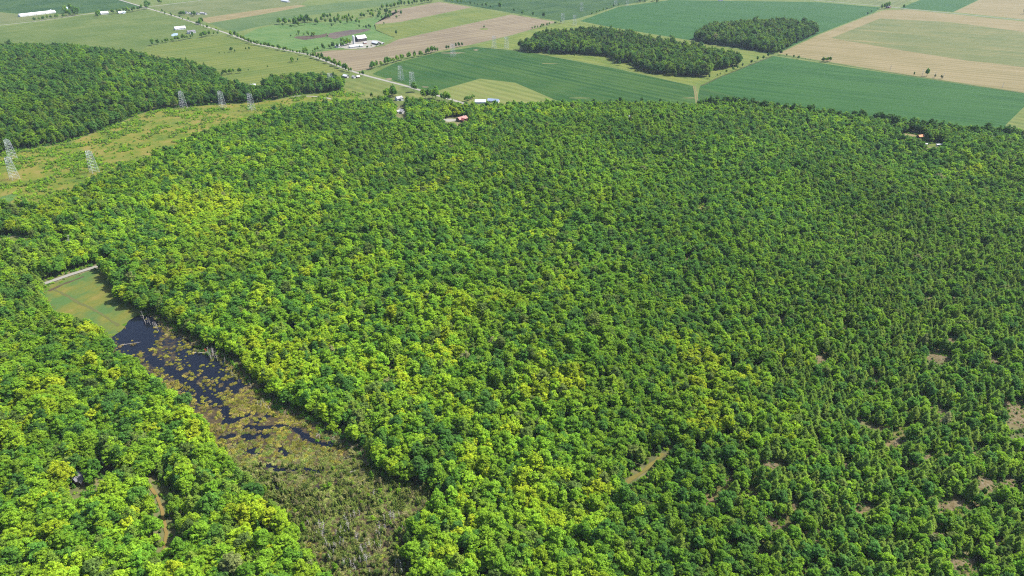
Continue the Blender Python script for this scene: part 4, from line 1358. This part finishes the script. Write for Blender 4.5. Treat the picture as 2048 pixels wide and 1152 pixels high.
clump(586, 124, 6, 2, 4, "low green tree on the hay field's cut line", "low trees on the hay field", s=(.4, .6), tints=T_MID)
row([(444, 152), (456, 148), (470, 147), (486, 146)], 8, "dark tree in the tail of trees off the hillside wood", "trees in the hillside wood's tail", s=(.4, .8), off=4)
lone(828, 184, "large round dark tree beside the gravel road near the pylons", s=1.35)
lone(726, 152, "round dark tree at the road corner by the small barn", s=.9)
lone(720, 150, "small dark tree at the road corner by the small barn", s=.6)
lone(744, 196, "slim dark tree alone on rough grass before the forest edge", kind="young_tree", s=1.5, tints=T_DARK, name="slim_tree")
clump(780, 194, 15, 5, 10, "tall dark tree in the clump left of the pale house", "trees left of the pale house", s=(.9, 1.3))
row([(845, 200), (862, 196), (880, 198), (900, 204)], 10, "dark tree lining the gravel road where it meets the forest", "trees where the road meets the forest", s=(.8, 1.2), off=5)
row([(930, 204), (940, 200), (949, 196)], 8, "small dark tree in the short row left of the white sheds", "trees left of the white sheds", s=(.35, .55), off=1)
for a, b, s_ in ((1240, 208, 1.0), (1283, 210, 1.1), (1320, 211, .8)): lone(a, b, "dark tree standing proud at the forest's far edge", "proud trees at the forest's far edge", s=s_)
row([(1402, 222), (1430, 216), (1470, 216), (1520, 221)], 24, "dark rounded tree on the forest's far edge beside the teal field", "dark trees on the forest's far edge", s=(.8, 1.2), off=12, name="forest_edge_tree")
row([(1530, 223), (1620, 233), (1750, 252), (1880, 269), (2000, 278), (2044, 280)], 50, "dark tree in the forest rim below the teal crop field", "trees in the rim below the teal field", s=(.8, 1.2), off=12, name="forest_edge_tree")
# red-leaved bushes
lone(411, 702, "small red-leaved bush on the swamp's right bank beside dead trees", kind="shrub", s=1.5, tints=[(.42, .10, .05)], name="red_bush")
lone(58, 152, "red-leaved tree alone in the green hillside wood", kind="young_tree", s=1.2, tints=[(.40, .10, .04)], name="red_tree")

# dead trees, fallen logs
def dead(px, py, label, group, s=1.0, lean=0.0):
    x_, y_, z_ = ground(px, py)
    root = new_obj("dead_tree", RR.choice(SNAGS), None, None, (x_, y_, z_), RR.uniform(0, 6.28))
    root.scale = (s * (1.1 if s < 1.05 else 2.2), s * (1.1 if s < 1.05 else 2.2), s * (1 if s < 1.05 else 1.35))
    root.rotation_euler = (RR.uniform(-.12, .12) + lean, RR.uniform(-.12, .12), RR.uniform(0, 6.28))
    return tag(root, label, "dead tree", group)
for a, b in ((289, 642), (295, 645), (301, 650), (307, 655), (312, 658), (317, 662), (292, 650)): dead(a, b, "bare grey tree in the dead thicket at the pond's top end", "dead trees at the pond's top end", RR.uniform(.7, 1.05))
for a, b in ((417, 712), (421, 716), (425, 712), (430, 716), (435, 722), (449, 724), (424, 722)): dead(a, b, "bare grey tree in the dead thicket halfway down the right bank", "dead trees halfway down the right bank", RR.uniform(.6, 1.05))
for a, b in ((466, 752), (472, 758), (478, 765), (503, 775)): dead(a, b, "short bare grey tree above the bank of yellow crowns", "short dead trees on the right bank", RR.uniform(.4, .7))
for a, b in ((515, 812), (522, 816), (532, 818), (540, 820), (528, 808)): dead(a, b, "bare pale tree standing at the swamp's brown right inlet", "dead trees at the right inlet", RR.uniform(.6, .95))
for a, b in ((750, 1000), (755, 1004), (747, 992)): dead(a, b, "pale twiggy dead tree in the middle of the shrub swamp", "dead trees in mid shrub swamp", RR.uniform(.55, .8))
for a, b in ((635, 1072), (641, 1060), (646, 1078), (648, 1068), (684, 1062), (682, 1090), (662, 1120), (668, 1110), (700, 1150), (704, 1128), (712, 1142), (734, 1130), (740, 1148), (672, 1100), (618, 1050), (760, 1100), (692, 1135), (725, 1110), (655, 1095), (716, 1085), (770, 1060), (788, 1045)) + tuple((640 + 150 * ((k * .618) % 1) + 18 * ((k * .37) % 1), 1030 + 118 * ((k * .754) % 1)) for k in range(34)):
    dead(a, b, "tall bare white stem among shrubs at the swamp's lower end", "dead stems at the swamp's lower end", RR.uniform(.5, .95))
for a, b in ((802, 1140), (806, 1148), (800, 1128), (808, 1112), (806, 1060), (812, 1068)): dead(a, b, "bare pale tree along the shrub swamp's right edge", "dead trees on the shrub swamp's right edge", RR.uniform(.5, .9))
for a, b, s_ in ((1780, 140, 1.2), (1844, 152, 1.3), (1868, 155, 1.2), (1885, 157, 1.4), (2004, 176, 1.1)): dead(a, b, "bare dead tree on the fence line below the stubble field", "bare trees on the stubble field's fence line", s_)
for a, b in ((1645, 120), (1653, 121), (1661, 122)): dead(a, b, "bare treetop rising from the clump on the fence line", "bare trees in the fence line clump", 1.1)
for a, b, s_ in ((143, 500, 1.3), (148, 505, 1.1), (105, 518, 1.0), (430, 920, 1.1), (640, 880, .9), (1088, 1100, .9)): dead(a, b, "single bare dead tree standing among green forest crowns", "single dead trees in the forest", s_)

def log(p0, p1, r, label):
    a, b = (Vector((*[float(v) for v in unproj(*p)], .35)) for p in (p0, p1))
    mid = (a + b) / 2
    mb = MB()
    rr = random.Random(int(p0[0]))
    n = 5
    pts = [a.lerp(b, k / n) - mid + Vector((rr.uniform(-.15, .15), rr.uniform(-.15, .15), rr.uniform(0, .1))) for k in range(n + 1)]
    for k in range(n): mb.tube(pts[k], pts[k + 1], r * (1 - .12 * k), r * (1 - .12 * (k + 1)), 7, k in (0, n - 1))
    for k in range(6):
        q = pts[1 + k % 4]
        mb.tube(q, q + Vector((rr.uniform(-1.5, 1.5), rr.uniform(-1.5, 1.5), rr.uniform(.2, .9))), r * .3, r * .1, 4)
    tag(mb.build("fallen_log", M["grey_wood"], None, loc=mid), label, "log")
log((240, 691), (281, 685), .22, "thin pale log lying across the open pond")
log((384, 707), (414, 706), .4, "thick pale log lying from the dead thicket into the swamp")
log((687, 919), (704, 912), .3, "pale log lying on brown mud by the right bank")
log((789, 972), (803, 953), .3, "white log slanting across the dark brush at the swamp's right")
log((640, 866), (632, 874), .22, "small pale log on the grassy mat near the right bank")
log((700, 945), (752, 932), .2, "long thin log lying flat over the brown brush")

# ------------------------------------------------------------------ lattice power towers
def tower_mb(h=32.0, bw=10.5, tw=6.2, arm=15.0):
    legs, body, arms = [], MB(), MB()
    nz = 7
    lv = [h * (1 - (1 - k / nz) ** 1.15) for k in range(nz + 1)]
    def corner(k, i):
        w = (bw + (tw - bw) * lv[k] / h) / 2
        sx_, sy_ = ((-1, -1), (1, -1), (1, 1), (-1, 1))[i]
        return Vector((sx_ * w, sy_ * w, lv[k]))
    for i in range(4):
        mb = MB()
        mb.tube(corner(0, i) - Vector((0, 0, .5)), corner(nz, i), .19, .14, 4)
        legs.append(mb)
    for k in range(nz):
        for i in range(4):
            j = (i + 1) % 4
            body.tube(corner(k, i), corner(k + 1, j), .08, .08, 3, False)
            body.tube(corner(k, j), corner(k + 1, i), .08, .08, 3, False)
            body.tube(corner(k + 1, i), corner(k + 1, j), .08, .08, 3, False)
    for s in (-1, 1):
        for z0, L in ((h, arm / 2), (h - 4.5, arm / 2 * .9)):
            for yy in (-tw / 2, tw / 2):
                arms.tube((s * tw / 2, yy, z0), (s * L, 0, z0 + .4), .13, .13, 4)
                arms.tube((s * tw / 2, yy, z0 - 2), (s * L, 0, z0 + .4), .10, .10, 4)
        arms.tube((s * tw / 3, 0, h), (s * tw / 3, 0, h + 3), .13, .08, 4)
        for yy in (-1, 1):
            arms.tube((s * tw / 2, yy * tw / 2, h), (s * tw / 3, 0, h + 3), .09, .09, 3)
    return legs, body, arms
tl, tb, ta = tower_mb()
T_LEGS, T_BODY, T_ARMS = [q.mesh("leg") for q in tl], tb.mesh("bracing"), ta.mesh("crossarm")
for q in T_LEGS + [T_BODY, T_ARMS]: q.materials.append(M["steel"])
TOWERS = [((27, 320), "grey lattice pylon behind another at the left edge of the corridor"), ((30, 358), "grey lattice pylon in front of another at the left edge"), ((189, 344), "grey lattice pylon at the corridor's forest edge, feet hidden by trees"),
          ((368, 216), "leftmost of three grey lattice pylons below the hillside wood"), ((446, 216), "middle of three grey lattice pylons below the hillside wood"), ((504, 221), "rightmost of three grey lattice pylons below the hillside wood"),
          ((663, 177), "grey lattice pylon against the small wood by the curved gravel lane"), ((802, 161), "grey lattice pylon standing in the dark crop field above the road"), ((825, 174), "grey lattice pylon partly hidden by the round roadside tree"),
          ((906, 113), "faint lattice pylon at the upper edge of the dark crop field"), ((988, 96), "left of two faint lattice pylons on the grass strip by the tilled field"), ((1013, 98), "right of two faint lattice pylons on the grass strip by the tilled field"),
          ((1125, 47), "faint lattice pylon at the tilled field's right corner"), ((1149, 51), "faint lattice pylon at the tip of the grass strip"), ((1163, 23), "faint lattice pylon alone in the far dark crop field"),
          ((1231, 11), "left of two farthest lattice pylons at the top edge"), ((1254, 11), "right of two farthest lattice pylons at the top edge")]
rzT = A_ROAD + R(12)
for (px, py), lb in TOWERS:
    x_, y_, z_ = ground(px, py)
    root = empty("lattice_pylon", (x_, y_, z_), rzT)
    for q in T_LEGS: new_obj("leg", q, None, root)
    new_obj("bracing", T_BODY, None, root)
    new_obj("crossarm", T_ARMS, None, root)
    tag(root, lb, "pylon", "lattice pylons of the power line")

# ------------------------------------------------------------------ farm buildings and houses
def house(name, px, py, L, W, H, rot, roof, wall, label, cat="house", pitch=.42, windows=3, door=True, wing=None, chimney=False, group=None):
    x_, y_, z_ = ground(px, py)
    root = empty(name, (x_, y_, z_), rot)
    rise = W / 2 * pitch * 1.6
    w = MB()
    w.add([(-L / 2, -W / 2, -.6), (L / 2, -W / 2, -.6), (L / 2, W / 2, -.6), (-L / 2, W / 2, -.6), (-L / 2, -W / 2, H), (L / 2, -W / 2, H), (L / 2, W / 2, H), (-L / 2, W / 2, H), (-L / 2, 0, H + rise), (L / 2, 0, H + rise)],
          [(0, 1, 5, 4), (2, 3, 7, 6), (1, 2, 6, 9, 5), (3, 0, 4, 8, 7)])
    if wing:
        wl, ww, wx = wing
        r2 = ww / 2 * pitch * 1.6
        y0 = -W / 2 - wl
        w.add([(wx - ww / 2, y0, -.6), (wx + ww / 2, y0, -.6), (wx + ww / 2, -W / 2 + .02, -.6), (wx - ww / 2, -W / 2 + .02, -.6), (wx - ww / 2, y0, H - .3), (wx + ww / 2, y0, H - .3), (wx + ww / 2, -W / 2 + .02, H - .3), (wx - ww / 2, -W / 2 + .02, H - .3), (wx, y0, H - .3 + r2)],
              [(0, 1, 5, 8, 4), (1, 2, 6, 5), (3, 0, 4, 7)])
    w.build("wall", wall, root)
    r = MB()
    o, th = .5, .22
    for s in (-1, 1):
        a = [(-L / 2 - o, 0, H + rise + th), (L / 2 + o, 0, H + rise + th), (L / 2 + o, s * (W / 2 + o), H - o * pitch * 1.6 + th), (-L / 2 - o, s * (W / 2 + o), H - o * pitch * 1.6 + th)]
        b = [(p[0], p[1], p[2] - th + .02) for p in a]
        r.add(a + b, [(0, 1, 2, 3) if s < 0 else (3, 2, 1, 0), (7, 6, 5, 4), (3, 2, 6, 7), (0, 3, 7, 4), (2, 1, 5, 6)])
    if wing:
        for s in (-1, 1):
            a = [(wx, y0 - o, H - .3 + r2 + th), (wx, -.3, H - .3 + r2 + th), (wx + s * (ww / 2 + o), -W / 2 + .3, H - .3 - o * pitch * 1.6 + th), (wx + s * (ww / 2 + o), y0 - o, H - .3 - o * pitch * 1.6 + th)]
            b = [(p[0], p[1], p[2] - th + .02) for p in a]
            r.add(a + b, [(0, 1, 2, 3), (7, 6, 5, 4), (3, 2, 6, 7), (0, 3, 7, 4)])
    ro = r.build("roof", roof, root)
    if chimney:
        c = MB(); c.box(L * .18, L * .18 + .9, .5, 1.4, H, H + rise + 1.1)
        c.build("chimney", M["concrete"], ro)
    for k in range(windows):
        for s in (-1, 1):
            if wing and s < 0 and abs(-L / 2 + L * (k + .6) / windows - wx) < ww / 2 + 1: continue
            q = MB(); cx = -L / 2 + L * (k + .6) / windows
            q.box(cx - .7, cx + .7, s * W / 2 - .05, s * W / 2 + .05, H * .38, H * .8)
            q.build("window", M["glass"], root)
    if door:
        q = MB(); q.box(L / 2 - .06, L / 2 + .06, -.6 if cat == "house" else -2, .6 if cat == "house" else 2, -.1, 2.1 if cat == "house" else 3.6)
        q.build("door", M["white_wall"] if wall is not M["white_wall"] else M["wood_wall"], root)
    return tag(root, label, cat, group)

AR, AC = A_ROAD, A_CROSS
WALL, DARKW = M["white_wall"], M["dark_wall"]
house("long_barn", 75, 29.5, 128, 16, 4.5, wang((41, 33), (108, 25.5)), M["white_roof"], WALL, "very long low white barn at the far left beside the side road", "barn", windows=8)
house("red_barn", 104, 24.5, 24, 13, 5, AR, M["white_roof"], M["red_wall"], "white-roofed red barn at the end of the long white barn", "barn")
house("farm_shed", 131, 20, 16, 14, 6, AC, M["blue_roof"], WALL, "pale blue roofed shed behind the tall dark trees", "shed")
house("barn", 209, 28.5, 26, 16, 5, AC, M["white_roof"], WALL, "white-roofed barn beside the far side road", "barn")
house("farmhouse", 244, 27, 24, 11, 4.5, AC, M["blue_roof"], WALL, "pale blue roofed farmhouse right of the white-roofed barn", "house", wing=(8, 8, 3))
for i, (a, b, L) in enumerate([(374, 27, 15), (383, 28.5, 13), (396, 29, 14), (405, 28, 15), (411, 29, 12)]):
    house("house", a, b, L, 9, 4, AR + .6 * (i % 2), M["pale_roof"] if i % 2 else M["grey_roof"], WALL, ["grey-roofed house, first of five in the far cluster", "pale-roofed house, second of five in the far cluster", "dark grey roofed house in the middle of the far cluster", "pale-roofed house, fourth of five in the far cluster", "small grey-roofed house at the right end of the far cluster"][i], group="houses of the far cluster")
house("barn", 360, 59, 34, 15, 5, AC, M["white_roof"], WALL, "white barn behind the grey farmhouse and pond", "barn")
house("farmhouse", 383, 66.5, 24, 13, 5, AC, M["grey_roof"], WALL, "big grey-roofed farmhouse with wing by the pond", "house", wing=(9, 10, -4), chimney=True)
sheet("farm_pond", [(342, 70), (347, 67), (355, 66), (356, 70), (350, 72), (344, 72.5)], plain("pond_surface", (.12, .15, .19, 1), .08, .5), .12)
house("greenhouse", 571, 3.5, 60, 12, 4, wang((556, 1), (584, 6)), M["white_roof"], WALL, "long white greenhouse at the top edge of the fields", "greenhouse", windows=4)
house("gambrel_barn", 722, 82, 30, 19, 9, wang((712, 84.5), (734, 81.5)), M["white_roof"], DARKW, "large white-roofed barn with dark gable beside the silo", "barn", pitch=.5)
house("machine_shed", 712, 94.5, 40, 10, 4, wang((698, 96), (727, 93)), M["white_roof"], WALL, "long low white shed in front of the big barn", "shed")
house("cattle_shed", 752, 88.5, 30, 12, 4.5, wang((742, 86), (763, 91)), M["white_roof"], DARKW, "white-roofed dark shed at the farm's right side", "shed")
house("small_shed", 730, 87, 10, 7, 3, AC, M["pale_roof"], M["red_wall"], "small red shed in front of the big barn's corner", "shed", windows=1)
house("farmhouse", 675, 95, 13, 9, 4, AC, M["pale_roof"], WALL, "small white farmhouse among the farm windbreak trees", "house", chimney=True)
house("small_shed", 682, 91, 8, 6, 3, AR, M["white_roof"], M["wood_wall"], "tiny white-roofed shed between windbreak and silo", "shed", windows=1)
house("small_shed", 766, 88.5, 6, 5, 3, AR, M["white_roof"], WALL, "tiny white shed at the far right of the barns", "shed", windows=1)
x_, y_, z_ = ground(708, 88)
silo = empty("silo", (x_, y_, z_))
q = MB(); q.lathe([(3.4, -.5), (3.4, 21)], 20); q.build("wall", M["concrete"], silo)
q = MB(); q.lathe([(3.55, 20.6), (3.5, 22), (2.8, 23.6), (1.4, 24.8), (.1, 25.2)], 20); q.build("roof", M["white_roof"], silo)
q = MB(); q.box(3.4, 4.2, -.5, .5, 0, 21); q.build("chute", M["white_roof"], silo)
tag(silo, "tall pale concrete silo with domed cap beside the big barn", "silo")
house("barn", 692, 155, 15, 9, 4, wang((686, 155), (699, 158)), M["white_roof"], DARKW, "small white-roofed dark barn at the road bend", "barn", windows=2)
house("farm_shed", 708, 156, 9, 7, 3.5, AR, M["pale_roof"], M["concrete"], "grey shed right of the small dark barn at the road bend", "shed", windows=1)
house("farm_shed", 716, 155.5, 7, 6, 3, AC, M["white_roof"], M["wood_wall"], "small pale shed nearest the road bend", "shed", windows=1)
house("house", 798, 200, 14, 10, 4.5, AC, M["pale_roof"], WALL, "pale grey roofed house behind the other at the forest's far edge", "house", wing=(5, 6, 2))
house("house", 804, 226, 14, 10, 4.5, AR, M["pale_roof"], WALL, "white-walled pale-roofed house enclosed by forest trees", "house", wing=(5, 6, -3))
house("red_house", 924, 242, 20, 11, 5, wang((914, 245), (934, 240)), M["red_roof"], M["wood_wall"], "wide red-roofed house beside the gravel yard in the forest", "house", wing=(6, 8, -3), chimney=True)
house("red_house", 939, 236, 12, 10, 6, wang((914, 245), (934, 240)) + 1.2, M["red_roof"], M["wood_wall"], "taller red-roofed wing house behind the wide red-roofed house", "house")
house("farm_shed", 961, 206, 22, 11, 3.5, wang((950, 205), (972, 205)), M["blue_roof"], WALL, "pale blue-white shed at the forest edge beside the hay field", "shed")
house("farm_shed", 987, 204, 24, 10, 3.5, wang((974, 203), (1000, 205)), M["slate_blue"], WALL, "slate blue roofed shed right of the pale blue-white shed", "shed")
house("farm_shed", 1840, 276, 11, 7, 3.5, .35, M["rust"], M["wood_wall"], "bright orange-roofed shed beside the tan clearing", "shed", windows=1)
house("trailer", 1852, 291, 5, 3, 3, 1.2, M["white_roof"], WALL, "small white trailer below the orange-roofed shed", "trailer", windows=1, pitch=.1)
house("trailer", 1880, 292, 13, 3.5, 3, .05, M["white_roof"], WALL, "long white trailer among trees right of the clearing", "trailer", windows=3, pitch=.1)
house("house", 1259, 239, 13, 8, 4, .1, M["slate_blue"], WALL, "grey-blue roof barely showing in the forest's upper middle", "house")
house("house", 569, 321, 9, 7, 4, .5, M["grey_roof"], WALL, "pale roof peeping through the yellow-green forest", "house", windows=1)
house("house", 162, 957, 11, 9.5, 4.2, R(62), M["grey_roof"], M["wood_wall"], "grey-shingled house hidden in the near left wood", "house", wing=(4, 5, -2), chimney=True)
house("cabin", 213, 925, 6, 3.6, 2.8, R(118), M["white_roof"], M["wood_wall"], "tiny white-roofed cabin in the clearing of the near left wood", "cabin", windows=1)
house("house", 1441, 2, 18, 10, 4, .1, M["pale_roof"], WALL, "tiny white house at the top edge above the crop fields", "house")
house("house", 1776, 16, 16, 11, 4.5, AR, M["pale_roof"], M["red_wall"], "pinkish farmhouse among dark trees by the asphalt road", "house")
house("house", 506, 173, 12, 7, 3.5, .3, M["white_roof"], WALL, "white-roofed cottage at the edge of the hillside wood", "house", windows=2)

# ------------------------------------------------------------------ thin summer haze
def haze():
    mb = MB(); mb.box(-9500, 9500, -3000, 11500, -8, 380)
    m = bpy.data.materials.new("haze")
    m.use_nodes = True
    t = m.node_tree
    t.nodes.clear()
    v = t.nodes.new("ShaderNodeVolumePrincipled")
    v.inputs["Color"].default_value = (.66, .82, 1.0, 1)
    v.inputs["Density"].default_value = 1.9e-5
    v.inputs["Anisotropy"].default_value = .1
    o = t.nodes.new("ShaderNodeOutputMaterial")
    t.links.new(v.outputs[0], o.inputs["Volume"])
    tag(mb.build("haze", m), kind='stuff')
haze()
